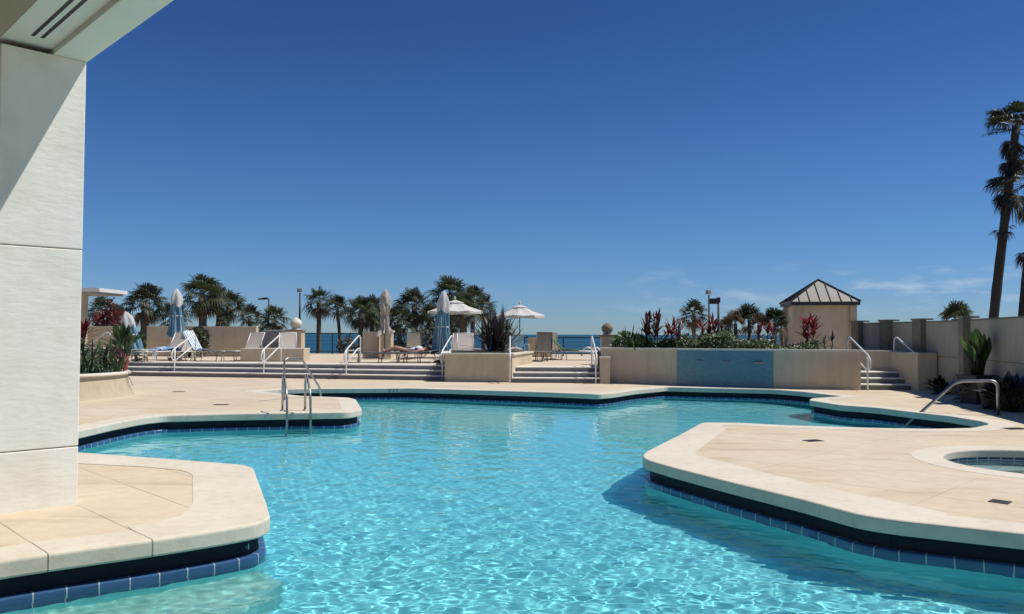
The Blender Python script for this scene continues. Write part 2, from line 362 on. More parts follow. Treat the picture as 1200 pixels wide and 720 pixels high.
def place(proto, used, label, loc, rz=0, group=None, sc=None):
    o = proto if not used else copy_tree(proto)
    o.location = loc; o.rotation_euler = (0, 0, rz); o['label'] = label
    if group: o['group'] = group
    if sc is not None: o.scale = (sc, sc, sc) if isinstance(sc, (int, float)) else sc
    return o
def bez(p0, p1, p2, n=6):
    p0, p1, p2 = Vector(p0), Vector(p1), Vector(p2)
    return [p0*(1-t)**2+p1*2*t*(1-t)+p2*t*t for t in [i/n for i in range(n+1)]]
def soft(pts, r=.06, n=4):                  # polyline with rounded bends
    pts = [Vector(p) for p in pts]; o = [pts[0]]
    for i in range(1, len(pts)-1):
        a, b, c = pts[i-1], pts[i], pts[i+1]
        u = (a-b); v = (c-b); k = min(r, u.length*.48, v.length*.48)
        o += bez(b+u.normalized()*k, b, b+v.normalized()*k, n)
    return o+[pts[-1]]

# ------------------------------------------------------------------ pool outline (coping edge, level z = 0)
def g2(px, py): p = G(px, py); return (p.x, p.y)
outline = [(-5.9, 3.2)]
outline += [g2(-60, 668), g2(0, 657), g2(70, 647), g2(188, 631.5), g2(270, 619), g2(304, 612.5), g2(317, 606), g2(312, 588), g2(297, 548), g2(286, 544.5), g2(190, 537), g2(92, 530)]
outline += [(-6.9, 10.7), g2(92, 505), g2(130, 496.5), g2(165, 490), g2(190, 487), g2(270, 485), g2(340, 484), g2(409, 483), g2(424.5, 480), g2(417, 468), g2(409, 466), g2(352, 464), g2(327, 461), g2(303, 458.2)]
outline += [g2(330, 456.3), g2(365, 455.5), g2(480, 455), g2(550, 457), g2(640, 459.7), g2(702, 462.2), g2(717, 461), g2(745, 457), g2(782, 453.6), g2(823, 454.6), g2(905, 456.4), g2(940, 459), g2(965, 462), g2(988, 464.3)]
outline += [g2(950, 467), g2(948, 469), g2(983, 474.6), g2(1027, 477.7), g2(1070, 483), g2(1113, 487.6), g2(1150, 493.7), g2(1160, 497), g2(1139, 501.5), g2(1092, 502.5), g2(1027, 501.5), g2(923, 498.5), g2(866, 495.5), g2(823, 495.0)]
outline += [g2(793, 511), g2(757, 529), g2(752, 534), g2(757, 538.5), g2(788, 547.5), g2(853, 564), g2(940, 585), g2(1005, 602.5), g2(1048, 609), g2(1096, 614), g2(1200, 625), (5.4, 5.1), (6.6, 3.2)]
def round_poly(P, r=.16, n=4):
    o = []; N = len(P)
    for i in range(N):
        a, b, c = Vector(P[i-1]), Vector(P[i]), Vector(P[(i+1) % N]); u = a-b; v = c-b
        ang = math.pi-u.angle(v)
        if ang < R(3): o.append(tuple(b)); continue
        k = min(r, u.length*.42, v.length*.42); u.normalize(); v.normalize()
        for j in range(n+1):
            t = j/n; q = (b+u*k)*(1-t)**2+b*2*t*(1-t)+(b+v*k)*t*t; o.append((q.x, q.y))
    return o
P = round_poly(outline)
def area(P): return .5*sum(P[i-1][0]*P[i][1]-P[i][0]*P[i-1][1] for i in range(len(P)))
if area(P) < 0: P = P[::-1]
def offset(P, d):                            # d > 0 goes outward (onto the deck)
    o = []; N = len(P)
    for i in range(N):
        a, b, c = Vector(P[i-1]), Vector(P[i]), Vector(P[(i+1) % N]); u = (b-a).normalized(); v = (c-b).normalized()
        n1 = Vector((u.y, -u.x)); n2 = Vector((v.y, -v.x)); m = (n1+n2); m = m.normalized() if m.length > 1e-6 else n1
        k = d/max(.35, m.dot(n1)); o.append((b.x+m.x*k, b.y+m.y*k))
    return o
def inside(px, py, P):                       # numpy even-odd test
    r = np.zeros(px.shape, bool); n = len(P)
    for i in range(n):
        x0, y0 = P[i-1]; x1, y1 = P[i]
        if y0 == y1: continue
        c = ((y0 > py) != (y1 > py)) & (px < (x1-x0)*(py-y0)/(y1-y0)+x0); r ^= c
    return r
WZ, FZ = -.30, -1.12
spa_c, spa_r = (6.33, 9.565), 1.07
spa = [(spa_c[0]+spa_r*math.cos(2*math.pi*k/64), spa_c[1]+spa_r*math.sin(2*math.pi*k/64)) for k in range(64)]

def sheet(name, loops, z, m):
    tris = tessellate_polygon([[Vector((x, y, 0)) for x, y in l] for l in loops])
    vs = [(x, y, z) for l in loops for x, y in l]
    mb = MB(); mb.add(vs, [t if (Vector(vs[t[1]])-Vector(vs[t[0]])).cross(Vector(vs[t[2]])-Vector(vs[t[0]])).z > 0 else t[::-1] for t in tris])
    return mb.build(name, m, recalc=False)
spa_hole = [(spa_c[0]+(spa_r+.1)*math.cos(2*math.pi*k/64), spa_c[1]+(spa_r+.1)*math.sin(2*math.pi*k/64)) for k in range(64)]
deck = struct(sheet('pool_deck', [[(-36, -9), (15, -9), (15, 30), (-36, 30)], offset(P, .06), spa_hole], -.004, 'deck'))

def sweep(P, prof, closed=True):             # prof: (offset, z) pairs; uv = (arc length, profile length)
    loops = [[(x, y, z) for x, y in offset(P, d)] for d, z in prof]; N = len(P)
    s = [0]
    for i in range(N): s.append(s[-1]+math.dist(P[i], P[(i+1) % N]))
    w = [0]
    for i in range(1, len(prof)): w.append(w[-1]+math.dist(prof[i-1], prof[i]))
    mb = MB()
    for j in range(len(prof)-1):
        for i in range(N):
            k = (i+1) % N
            vs = [loops[j][i], loops[j][k], loops[j+1][k], loops[j+1][i]]
            mb.add(vs, [(0, 1, 2, 3)], uvs=[(s[i], w[j]), (s[i+1], w[j]), (s[i+1], w[j+1]), (s[i], w[j+1])])
    return mb
cop_prof = [(.12, -.128), (.012, -.128), (.003, -.121), (0, -.112), (0, -.022), (.004, -.010), (.012, -.003), (.024, 0), (.14, -.0003), (.40, -.0012)]
cop = sweep(P, cop_prof).build('pool_coping', 'coping', recalc=False); struct(cop)
wall = sweep(P, [(.030, FZ), (.030, -.464)]).build('pool_wall', 'plaster', recalc=False); struct(wall)
rec = struct(sweep(P, [(.09, -.262), (.09, -.127)]).build('pool_recess', 'recess_shade', recalc=False))
band = sweep(P, [(.028, -.465), (.028, -.30), (.028, -.272), (.034, -.264), (.045, -.261), (.095, -.259)])
for k in band.uv: band.uv[k] = [(a, .004+b*.6) for a, b in band.uv[k]]
tile = struct(band.build('waterline_tile', 'tile_navy', recalc=False))
floor = struct(sheet('pool_floor', [offset(P, .06)], FZ, 'plaster'))
for o in (wall, tile, floor): o.cycles.is_caustics_receiver = True

# water surface: a real wave mesh
def waves(X, Y, seed=3, n=80, lmin=.09, lmax=1.0, slope=.048, fine=0):
    r = np.random.RandomState(seed); Z = np.zeros_like(X)
    for i in range(n):
        lam = lmin*(lmax/lmin)**r.rand(); th = r.normal(R(70), R(65)); k = 2*math.pi/lam
        a = slope*math.sqrt(2/n)/k*(.6+.8*r.rand())*(1.0 if lam < .8 else .6)
        ph = r.rand()*6.283
        u = X*math.cos(th)+Y*math.sin(th)
        # slightly peaked waves, drifting phase so that rows do not run straight for ever
        w = k*u+ph+.9*np.sin(.7*X*math.cos(th+1.3)+.6*Y*math.sin(th+1.3)+ph*2)
        Z += a*(np.sin(w)+.22*np.cos(2*w))
    Z = Z*(1-.62*np.clip((Y-6.0)/9.0, 0, 1))
    # short chop, strongest close to the near edge where the breeze falls on the water
    if fine:
        env = np.clip((10.5-Y)/4.0, 0, 1)
        rows = env[:, 0] > 0; Xs, Ys = X[rows], Y[rows]; Zs = np.zeros_like(Xs)
        for i in range(46):
            lam = .085*(.24/.085)**r.rand(); th = r.normal(R(80), R(50)); k = 2*math.pi/lam
            a = fine*math.sqrt(2/46)/k*(.6+.8*r.rand()); u = Xs*math.cos(th)+Ys*math.sin(th)
            w = k*u+r.rand()*6.283+1.6*np.sin(2.3*Xs*math.cos(th+1.2)+1.9*Ys*math.sin(th+1.2)+i)
            Zs += a*np.sin(w)*(1+.6*np.sin(1.1*Xs+i*2.1)*np.sin(1.4*Ys+i))
        Z[rows] += Zs*env[rows]
    return Z
def water_mesh(name, xs, ys, mask_poly, z, **kw):
    X, Y = np.meshgrid(xs, ys); Z = z+waves(X, Y, **kw)
    ny, nx = X.shape
    cx = (X[:-1, :-1]+X[1:, 1:])/2; cy = (Y[:-1, :-1]+Y[1:, 1:])/2
    keep = inside(cx, cy, mask_poly)
    I = np.arange(nx*ny).reshape(ny, nx)
    q = np.stack([I[:-1, :-1], I[:-1, 1:], I[1:, 1:], I[1:, :-1]], -1)[keep]
    used = np.unique(q); remap = -np.ones(nx*ny, int); remap[used] = np.arange(len(used)); q = remap[q]
    co = np.stack([X.ravel(), Y.ravel(), Z.ravel()], -1)[used]
    me = bpy.data.meshes.new(name); me.vertices.add(len(co)); me.vertices.foreach_set('co', co.ravel())
    me.loops.add(q.size); me.loops.foreach_set('vertex_index', q.ravel().astype(np.int32))
    me.polygons.add(len(q)); me.polygons.foreach_set('loop_start', np.arange(0, q.size, 4, dtype=np.int32))
    me.polygons.foreach_set('use_smooth', np.ones(len(q), bool)); me.update(calc_edges=True); me.validate()
    me.materials.append(M['water']); o = bpy.data.objects.new(name, me); COL.objects.link(o)
    o.cycles.is_caustics_caster = True
    return struct(o)
ys = [3.0]
while ys[-1] < 27: ys.append(ys[-1]+(.03 if ys[-1] < 4.6 else .0135)+max(0, ys[-1]-7.5)*.004)
water = water_mesh('pool_water', np.concatenate([np.arange(-9, -4.2, .03), np.arange(-4.2, 5.6, .0165), np.arange(5.6, 13.5, .03)]), np.array(ys), offset(P, .10), WZ, fine=.032)

# spa
sp_cop = sweep(spa, [(.08, -.10), (.01, -.10), (0, -.09), (0, -.02), (.006, -.006), (.02, 0), (.36, 0), (.364, -.004)]).build('spa_coping', 'coping', recalc=False); struct(sp_cop)
sp_t = sweep(spa, [(.03, -.30), (.03, -.14), (.03, -.02)]).build('spa_tile', 'tile_spa', recalc=False); struct(sp_t)
sp_w = sweep(spa, [(.03, -.9), (.03, -.30)]).build('spa_wall', 'plaster_spa', recalc=False); struct(sp_w)
bench = [(spa_c[0]+(spa_r-.42)*math.cos(2*math.pi*k/64), spa_c[1]+(spa_r-.42)*math.sin(2*math.pi*k/64)) for k in range(64)]
sp_b = sweep(bench, [(0, -.9), (0, -.5), (.46, -.5)]).build('spa_bench', 'plaster_spa', recalc=False); struct(sp_b)
sp_f = struct(sheet('spa_floor', [bench], -.9, 'plaster_spa'))
for o in (sp_t, sp_w, sp_f, sp_b): o.cycles.is_caustics_receiver = True
water_mesh('spa_water', np.arange(5.1, 7.6, .03), np.arange(8.3, 10.9, .03), offset(spa, .06), -.15, seed=5, lmin=.12, lmax=.5, slope=.05)

# wide cut-stone tips and the pale ledge under water in front of the near left deck
tipA = [g2(226, 557), g2(220, 553.5), g2(211, 551), g2(170, 547.3), g2(120, 544.6), g2(92, 543.3), g2(84, 543), g2(88, 535), g2(190, 540.5), g2(285, 547), g2(294, 550), g2(310, 590), g2(314, 604), g2(303, 609.5), g2(268, 615.5), g2(165, 630), g2(150, 617.4), g2(190, 610.5), g2(211, 604.5), g2(221, 598), g2(226, 590)]
struct(sheet('coping_slab', [tipA], .0003, 'coping'))
tipE = [g2(853, 501), g2(815, 530), g2(818, 534), g2(957, 569), g2(1109, 601), g2(1109, 611), g2(940, 580), g2(768, 538), g2(762, 532), g2(826, 498)]
struct(sheet('coping_slab', [tipE], -.0015, 'coping'))
A3 = [g2(0, 657), g2(188, 631.5), g2(304, 612.5)]
mb = MB(); mb.prism([(-5.9, 3.25), (-1.75, 3.25), (-1.85, 5.4), (A3[2][0]+.25, A3[2][1]-.25), (A3[2][0], A3[2][1]+.02), (A3[1][0]-.03, A3[1][1]+.03), (A3[0][0]-.03, A3[0][1]+.03)], FZ+.002, -.62)
o = struct(mb.build('pool_ledge', 'plaster_pale')); o.cycles.is_caustics_receiver = True

# submerged steps in the inlet on the right
def inlet_steps():
    a, b = G(1150, 494), G(1010, 500.5); mb = MB()
    for k in range(4):
        x1 = 9.3-k*.42; mb.box(x1-.42, 10.5, FZ, x1, 17.5, WZ-.12-.17*k)
    return mb
# ------------------------------------------------------------------ terrain and sea
mb = MB()
gx = [-600, -60, -37, 16, 60, 600]; gy = [-200, -10, 45, 62, 95, 130, 200]; gz = [-1.6, -1.6, -1.6, -1.6, -4.5, -7, -9]
vs = [(x, y, gz[j]) for j, y in enumerate(gy) for x in gx]
n = len(gx)
# open under the deck so that nothing pokes into the basin
fs = [(j*n+i, j*n+i+1, (j+1)*n+i+1, (j+1)*n+i) for j in range(len(gy)-1) for i in range(n-1)]
mb.add(vs, fs); struct(mb.build('ground', 'sand', recalc=False))
mb = MB(); mb.add([(-30000, 100, -6.4), (30000, 100, -6.4), (30000, 40000, -6.4), (-30000, 40000, -6.4)], [(0, 1, 2, 3)])
struct(mb.build('sea', 'sea', recalc=False))

# ------------------------------------------------------------------ upper terrace and its steps
UD = .47; TR = .34
s0 = G(112, 440.0); s1 = G(521, 446.2)
dx = s1-s0; ang = math.atan2(dx.y, dx.x)
def flight(name, label, a, b, back=.0):
    t = thing(name, label, 'steps', (a[0], a[1], 0), math.atan2(b[1]-a[1], b[0]-a[0]))
    Ln = math.dist(a[:2], b[:2]); r = UD/3
    for k in range(3):
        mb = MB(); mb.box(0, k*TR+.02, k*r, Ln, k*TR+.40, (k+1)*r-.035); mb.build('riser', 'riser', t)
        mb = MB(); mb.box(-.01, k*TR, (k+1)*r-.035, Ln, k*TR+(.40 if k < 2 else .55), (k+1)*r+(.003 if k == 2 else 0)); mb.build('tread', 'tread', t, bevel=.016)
    return t
flight('steps', 'long flight of three pale steps up to the sun terrace, left of the square planter', s0, s1)
r0, r1 = G(600, 448.6), G(704, 449.2)
flight('steps', 'short flight of three pale steps between the square planter and the curved wall', r0, r1)
q0, q1 = G(1008, 457), G(1078, 457.5)
flight('steps', 'narrow flight of three steps in the right corner, beside the tall boundary wall', q0, q1)
nrm = Vector((-math.sin(ang), math.cos(ang)))
u0 = s0.xy+nrm*(2*TR+.3); u1 = s1.xy+nrm*(2*TR+.3)
mb = MB(); mb.prism([(-36, u0.y+3.5), (u0.x-.0, u0.y), (u1.x, u1.y), (u1.x+.1, r0.y+2*TR+.25), (r1.x, r1.y+2*TR+.25), (13.5, 25.6), (13.5, 42), (-36, 42)], -1.6, UD)
struct(mb.build('upper_terrace', 'deck'))
mb = MB(); mb.box(9.6, q0.y+2*TR+.2, 0, 11.6, 25.7, UD); struct(mb.build('terrace_landing', 'deck'))

# ------------------------------------------------------------------ curved fountain wall
def wallpoly(c, th, z0, z1, mb, mi=0, uvm=False):
    off = []
    for i in range(len(c)):
        a = Vector(c[max(i-1, 0)]); b = Vector(c[min(i+1, len(c)-1)]); d = (b-a).normalized(); off.append(Vector((-d.y, d.x))*th)
    s = [0]
    for i in range(1, len(c)): s.append(s[-1]+math.dist(c[i-1], c[i]))
    n = len(c); F_ = [(x, y) for x, y in c]; B_ = [(c[i][0]+off[i].x, c[i][1]+off[i].y) for i in range(n)]
    for i in range(n-1):
        mb.add([(*F_[i], z0), (*F_[i+1], z0), (*F_[i+1], z1), (*F_[i], z1)], [(0, 1, 2, 3)], mi, uvs=[(s[i], 0), (s[i+1], 0), (s[i+1], z1-z0), (s[i], z1-z0)])
        mb.add([(*B_[i+1], z0), (*B_[i], z0), (*B_[i], z1), (*B_[i+1], z1)], [(0, 1, 2, 3)], mi, uvs=[(0, 0)]*4)
        mb.add([(*F_[i], z1), (*F_[i+1], z1), (*B_[i+1], z1), (*B_[i], z1)], [(0, 1, 2, 3)], mi, uvs=[(0, 0)]*4)
        mb.add([(*F_[i], z0), (*F_[i+1], z0), (*B_[i+1], z0), (*B_[i], z0)], [(3, 2, 1, 0)], mi, uvs=[(0, 0)]*4)
    for i in (0, n-1):
        mb.add([(*F_[i], z0), (*B_[i], z0), (*B_[i], z1), (*F_[i], z1)], [(0, 1, 2, 3) if i else (3, 2, 1, 0)], mi, uvs=[(0, 0)]*4)
    return mb
ctrl = [(g2(704, 448.2)), g2(760, 450.3), g2(793, 451.6), g2(850, 453.6), g2(906, 455.2), g2(950, 456.2), g2(1009, 457)]
def smooth_line(c, n=6):
    o = []
    for i in range(len(c)-1):
        p0, p1, p2, p3 = [np.array(c[max(0, min(len(c)-1, i+k))]) for k in (-1, 0, 1, 2)]
        for j in range(n):
            t = j/n; o.append(tuple(.5*((2*p1)+(-p0+p2)*t+(2*p0-5*p1+4*p2-p3)*t*t+(-p0+3*p1-3*p2+p3)*t**3)))
    return o+[tuple(c[-1])]
cv = smooth_line(ctrl)
FW = 1.10
fwt = thing('fountain_wall', 'long curved beige wall with a blue tiled panel, hedge growing above it', 'wall')
wallpoly(cv, .28, -.1, FW-.05, MB()).build('wall', 'stucco_tan', fwt)
cv2 = [(p[0], p[1]-.03) for p in cv]; cv2[0] = (cv2[0][0]-.03, cv2[0][1]); cv2[-1] = (cv2[-1][0]+.03, cv2[-1][1])
wallpoly(cv2, .34, FW-.05, FW, MB()).build('cap', 'cap_light', fwt)
xa, xb = ctrl[2][0], ctrl[4][0]
cvt = [(p[0], p[1]-.015) for p in cv if xa-.01 <= p[0] <= xb+.01]
wallpoly(cvt, .02, -.02, FW-.051, MB()).build('tile_panel', 'tile_fountain', fwt)
for px in (821, 850, 884):
    p = D(px, 425, 1); t = min(cv, key=lambda c: abs(c[0]/c[1]-p.x/p.y)); mb = MB()
    mb.box(-.14, -.06, 0, .14, .02, .03); mb.build('spout', 'steel', fwt, loc=(t[0], t[1]-.03, .70))
# low newel block at the left end of the wall
p0 = G(703, 449); p1 = G(711, 449)
nb = thing('stub_wall', 'low beige stub wall with pale cap against the left end of the curved wall', 'wall', (p0.x-.02, p0.y-.32, 0))
mb = MB(); mb.box(0, 0, -.1, .30, .22, .78); mb.build('wall', 'stucco_tan', nb)
mb = MB(); mb.box(-.02, -.02, .78, .32, .235, .82); mb.build('cap', 'cap_light', nb, bevel=.006)
# soil bed behind it
bed = [(p[0], p[1]+.2) for p in cv]+[(9.75, 23.75), (11.25, 23.4), (11.2, 26.2), (2.9, 27.2)]
mb = MB(); mb.prism(bed, 0, FW-.14); o = mb.build('planting_bed', 'soil'); struct(o)
# low wall behind the right steps
lw = thing('low_wall', 'low tan wall across the back of the narrow right steps', 'wall')
a, b = D(1006, 410, 23.6), D(1078, 410, 23.0); 
wallpoly([(a.x, a.y), (b.x, b.y)], .25, 0, 1.02, MB()).build('wall', 'stucco_tan', lw)
wallpoly([(a.x, a.y-.02), (b.x, b.y-.02)], .29, 1.02, 1.06, MB()).build('cap', 'cap_light', lw)
a, b = D(1076, 457, 21.7), D(1099, 457, 21.7)
lb = thing('cheek_wall', 'square tan cheek wall at the right side of the narrow right steps', 'wall', (a.x, a.y, 0))
mb = MB(); mb.box(0, 0, -.05, b.x-a.x, 1.9, 1.03); mb.build('wall', 'stucco_tan', lb, bevel=.01)

# ------------------------------------------------------------------ tall boundary wall on the right with pilasters
bw = [(9.35, 11.5), (9.9, 14), (10.35, 16.2), (11.55, 21.3), (11.3, 26.6)]
bwt = thing('boundary_wall', 'tall beige stucco boundary wall with dark stone pilasters along the right side', 'wall')
wallpoly([(x, y) for x, y in bw][::-1], .22, -.1, 1.86, MB()).build('wall', 'stucco_beige', bwt)
wallpoly([(x-.02, y) for x, y in bw][::-1], .26, 1.86, 1.90, MB()).build('cap', 'stone_dark', bwt)
wallpoly([(x-.012, y) for x, y in bw][::-1], .02, .93, .945, MB()).build('score_line', 'stone_dark', bwt)
def on_wall(px):
    d = ray(px, 380); k = d.x/d.y
    for (x0, y0), (x1, y1) in zip(bw, bw[1:]):
        den = (x1-x0)-k*(y1-y0); t = (k*y0-x0)/den
        if -1e-6 <= t <= 1.000001: return Vector((x0+(x1-x0)*t, y0+(y1-y0)*t, 0)), math.atan2(y1-y0, x1-x0)
    return Vector((bw[-1][0], bw[-1][1], 0)), 1.6
for px, w in ((1134, .36), (1080, .42), (1041, .48), (1007, .5)):
    p, a = on_wall(px); mb = MB(); mb.box(-w/2, -.02, -.1, w/2, .16, 1.93, 0)
    pl = mb.build('pilaster', 'stone_dark', bwt, loc=(p.x, p.y, 0), rot=a)
    mb = MB(); mb.box(-w/2-.04, -.20, 1.93, w/2+.04, .18, 1.975); c = mb.build('cap', 'stone_dark', pl)

# ------------------------------------------------------------------ gazebo / pump house
gz0 = thing('pavilion', 'small square pavilion with a pyramid metal roof and dark trim behind the curved wall', 'pavilion', (11.85, 31.0, UD), R(-9), sc=(.86, .86, 1))
h = 2.15
mb = MB(); mb.box(-1.15, -1.15, 0, 1.15, 1.15, h); mb.build('wall', 'stucco_tan', gz0)
for sx in (-1, 1):
    for sy in (-1, 1):
        mb = MB(); mb.box(sx*1.17-.14, sy*1.17-.14, 0, sx*1.17+.14, sy*1.17+.14, h-.01); mb.build('corner_post', 'stucco_beige', gz0)
mb = MB(); mb.box(-1.42, -1.42, h, 1.42, 1.42, h+.13); rf = mb.build('fascia', 'bronze', gz0)
mb = MB(); e_ = 1.44; z0 = h+.13; az = h+1.02
mb.add([(-e_, -e_, z0), (e_, -e_, z0), (e_, e_, z0), (-e_, e_, z0), (0, 0, az)], [(0, 1, 4), (1, 2, 4), (2, 3, 4), (3, 0, 4), (3, 2, 1, 0)]); rp_ = mb.build('roof', 'roof_metal', gz0)
mb = MB(); A_ = Vector((0, 0, az+.015))
for (cx, cy) in ((-e_, -e_), (e_, -e_), (e_, e_), (-e_, e_)): mb.bar((cx, cy, z0+.02), A_, .07, .05)
for rot in range(4):
    mr = Matrix.Rotation(R(90*rot), 3, 'Z')
    for t in (-.75, -.45, -.15, .15, .45, .75):
        a = Vector((t*e_, -e_, z0+.012)); b = Vector((t*e_, -e_*abs(t), z0+(az-z0)*(1-abs(t))+.012)); mb.bar(mr@a, mr@b, .03, .045)
mb.build('roof_seam', 'bronze', rp_)

# ------------------------------------------------------------------ building corner on the left: column, beam, soffit
bt = thing('building', 'white stucco building corner with column and deep roof soffit on the left', 'building')
u = Vector((1, 1, 0)).normalized(); w = Vector((1, -1, 0)).normalized()
c0 = G(90.5, 590.5, 0)                       # right corner of the lit face
CW = .66; CD = .66; Hc = 3.93
def cbox(mb, a0, a1, b0, b1, z0, z1, mi=0):  # a along -u from c0, b along w from c0
    Q = [c0-u*a+w*b for a, b in ((a0, b0), (a1, b0), (a1, b1), (a0, b1))]
    mb.add([(q.x, q.y, z0) for q in Q]+[(q.x, q.y, z1) for q in Q], [(3, 2, 1, 0), (4, 5, 6, 7), (0, 1, 5, 4), (1, 2, 6, 5), (2, 3, 7, 6), (3, 0, 4, 7)], mi)
mb = MB(); zs = [-.02, .505, 2.24, Hc]
for i in range(3): cbox(mb, 0, CW, -CD, 0, zs[i]+(.004 if i else 0), zs[i+1]-(.004 if i < 2 else 0))
mb.build('column', 'stucco_white', bt, bevel=.008)
mb = MB(); cbox(mb, .012, CW-.012, -CD+.012, -.012, 0, Hc); mb.build('column_core', 'stone_dark', bt)
mb = MB(); cbox(mb, -.01, .27, -9, 14, Hc, Hc+.9); mb.build('beam', 'soffit', bt, bevel=.008)
mb = MB(); cbox(mb, .27, CW+.0, -9, 14, Hc+.05, Hc+.9)
sf = mb.build('soffit', 'soffit', bt)
for a in (.40, .47):
    mb = MB(); cbox(mb, a, a+.028, .22, 3.6, Hc+.047, Hc+.055); mb.build('vent_slot', 'black', bt)
mb = MB(); cbox(mb, CW, 7, -9, 14, Hc+.62, Hc+.9); mb.build('ceiling', 'soffit', bt)
mb = MB(); cbox(mb, 5.5, 5.8, -9, 9, 0, Hc+.62); mb.build('back_wall', 'stucco_beige', bt)


o = inlet_steps().build('pool_steps', 'plaster'); struct(o); o.cycles.is_caustics_receiver = True

# ------------------------------------------------------------------ walls and pillars on the terrace
def T(px, Y, z=UD): d = ray(px, 392); return Vector((d.x/d.y*Y, Y, z))
def ztop(py, Y, px=600): return D(px, py, Y).z
def block(name, label, cat, x0, x1, Y, py, depth, m='stucco_tan', capm=None, base=UD, group=None):
    a, b = T(x0, Y), T(x1, Y); zt = ztop(py, Y, (x0+x1)/2)
    t = thing(name, label, cat, (a.x, Y, base), 0, group); w_ = b.x-a.x; h_ = zt-base
    mb = MB()
    if capm:
        mb.box(0, 0, -.02, w_, depth, h_-.07); mb.build('wall', m, t)
        mb = MB(); mb.box(-.05, -.05, h_-.07, w_+.05, depth+.05, h_); mb.build('cap', capm, t, bevel=.01)
    else:
        mb.box(0, 0, -.02, w_, depth, h_-.03); mb.build('wall', m, t)
        mb = MB(); mb.box(-.01, -.01, h_-.03, w_+.01, depth+.01, h_); mb.build('cap', 'cap_light', t)
    return t
block('windbreak_wall', 'long tan windbreak wall behind the white loungers on the left of the terrace', 'wall', 172, 300, 36, 382.5, .3)
block('windbreak_wall', 'tan wall half hidden behind the planter foliage at the far left', 'wall', 70, 141, 34, 382.5, .3)
block('ledge_wall', 'low tan ledge wall under the two white loungers left of the railing', 'wall', 282, 356, 29.6, 408.5, .9)
block('ledge_wall', 'low cream wall behind the round planter at the far left', 'wall', 84, 118, 29.8, 408, .5, 'stucco_beige')
block('cabinet', 'tan wall block right of the long dark railing', 'wall', 425, 443, 34, 389, 1.0)
block('cabinet', 'narrow tan pier with a pale cap beside the cream folded umbrella', 'wall', 446, 458, 33.5, 387.5, .8, capm='cap_light')
block('cabinet', 'tan wall block just right of the fully open umbrella on the right', 'wall', 589, 614, 35, 392.6, .8)
block('cabinet', 'low beige wall block left of the green draped lounger', 'wall', 619, 645, 36.5, 396, .6, 'stucco_beige')
block('cabinet', 'brown wall block below the left open umbrella', 'wall', 530, 549, 38, 390.5, .6)
def pillar(label, x0, x1, Y, py, bx, by):
    t = block('stone_pillar', label, 'pillar', x0, x1, Y, py, (T(x1, Y)-T(x0, Y)).x, 'stucco_tan', 'stone_dark', group='ball topped pillars'); w_ = (T(x1, Y)-T(x0, Y)).x; h_ = ztop(py, Y, x0)-UD
    mb = MB(); r_ = (ztop(by-7, Y)-ztop(by+7, Y))/2
    mb.lathe([(r_*.75, -.02), (r_*.78, .03), (r_*.5, .06), (r_*.82, r_*.5), (r_, r_), (r_*.93, r_*1.35), (r_*.6, r_*1.75), (r_*.18, r_*2.02), (.001, r_*2.08)], 16)
    mb.build('finial', 'stone_dark' if bx > 600 else 'cap_light', t, loc=(w_/2, w_/2, h_))
pillar('tan pillar with dark egg shaped finial at the left end of the hedge', 705, 720, 27.6, 392.5, 713, 385)
pillar('tan pillar topped with a pale ball finial left of the long dark railing', 336, 353, 33, 386.5, 345, 380)
# covered grill
a = T(300, 33); t = thing('covered_grill', 'dark covered grill standing behind the white lounger, left of the ball pillar', 'grill', (a.x, 33, UD))
mb = MB(); mb.prism([(0, 0), (1.15, 0), (1.15, .7), (0, .7)], 0, .72); mb.build('cover', 'sling_grey', t, bevel=.05)
mb = MB(); mb.add([(.02, .02, .72), (1.13, .02, .72), (1.13, .68, .72), (.02, .68, .72), (.22, .12, 1.18), (1.1, .12, 1.2), (1.1, .6, 1.2), (.22, .6, 1.18)], [(0, 1, 5, 4), (1, 2, 6, 5), (2, 3, 7, 6), (3, 0, 4, 7), (4, 5, 6, 7)]); mb.build('lid_cover', 'sling_grey', t, bevel=.06)

# square planter box with bronze plant
a = G(521, 447.3); b = G(600, 448.2); h_ = .90
pb = thing('planter_box', 'square tan planter box between the two flights of steps holding a dark spiky plant', 'planter', (a.x, a.y, 0))
w_ = b.x-a.x; poly = [(0, 0), (w_, b.y-a.y), (w_+.72, 3.1), (-.25, 3.2)]
mb = MB(); mb.prism(poly, -.05, h_-.05); mb.build('wall', 'stucco_tan', pb)
mb = MB(); mb.prism([(-.06, -.06), (w_+.05, b.y-a.y-.06), (w_+.78, 3.16), (-.31, 3.26)], h_-.05, h_); mb.build('cap', 'cap_light', pb)
mb = MB(); mb.prism([(.2, .25), (w_-.15, .25), (w_+.45, 2.8), (-.0, 2.9)], h_, h_+.03); mb.build('soil', 'soil', pb)

# round raised planter on the left
rp0 = thing('round_planter', 'big round raised cream planter with a pale rim beside the left deck', 'planter', (-11.35, 19.1, 0))
mb = MB(); mb.lathe([(2.20, -.01), (2.14, .06), (2.06, .25), (2.01, .50)], 64); mb.build('wall', 'stucco_beige', rp0)
mb = MB(); mb.lathe([(1.98, .50), (2.07, .505), (2.085, .52), (2.085, .555), (2.07, .57), (1.72, .57), (1.70, .55), (1.70, .48)], 64); mb.build('rim', 'cap_light', rp0)
mb = MB(); mb.lathe([(1.71, .50), (.9, .55), (.001, .58)], 32); mb.build('soil', 'soil', rp0)

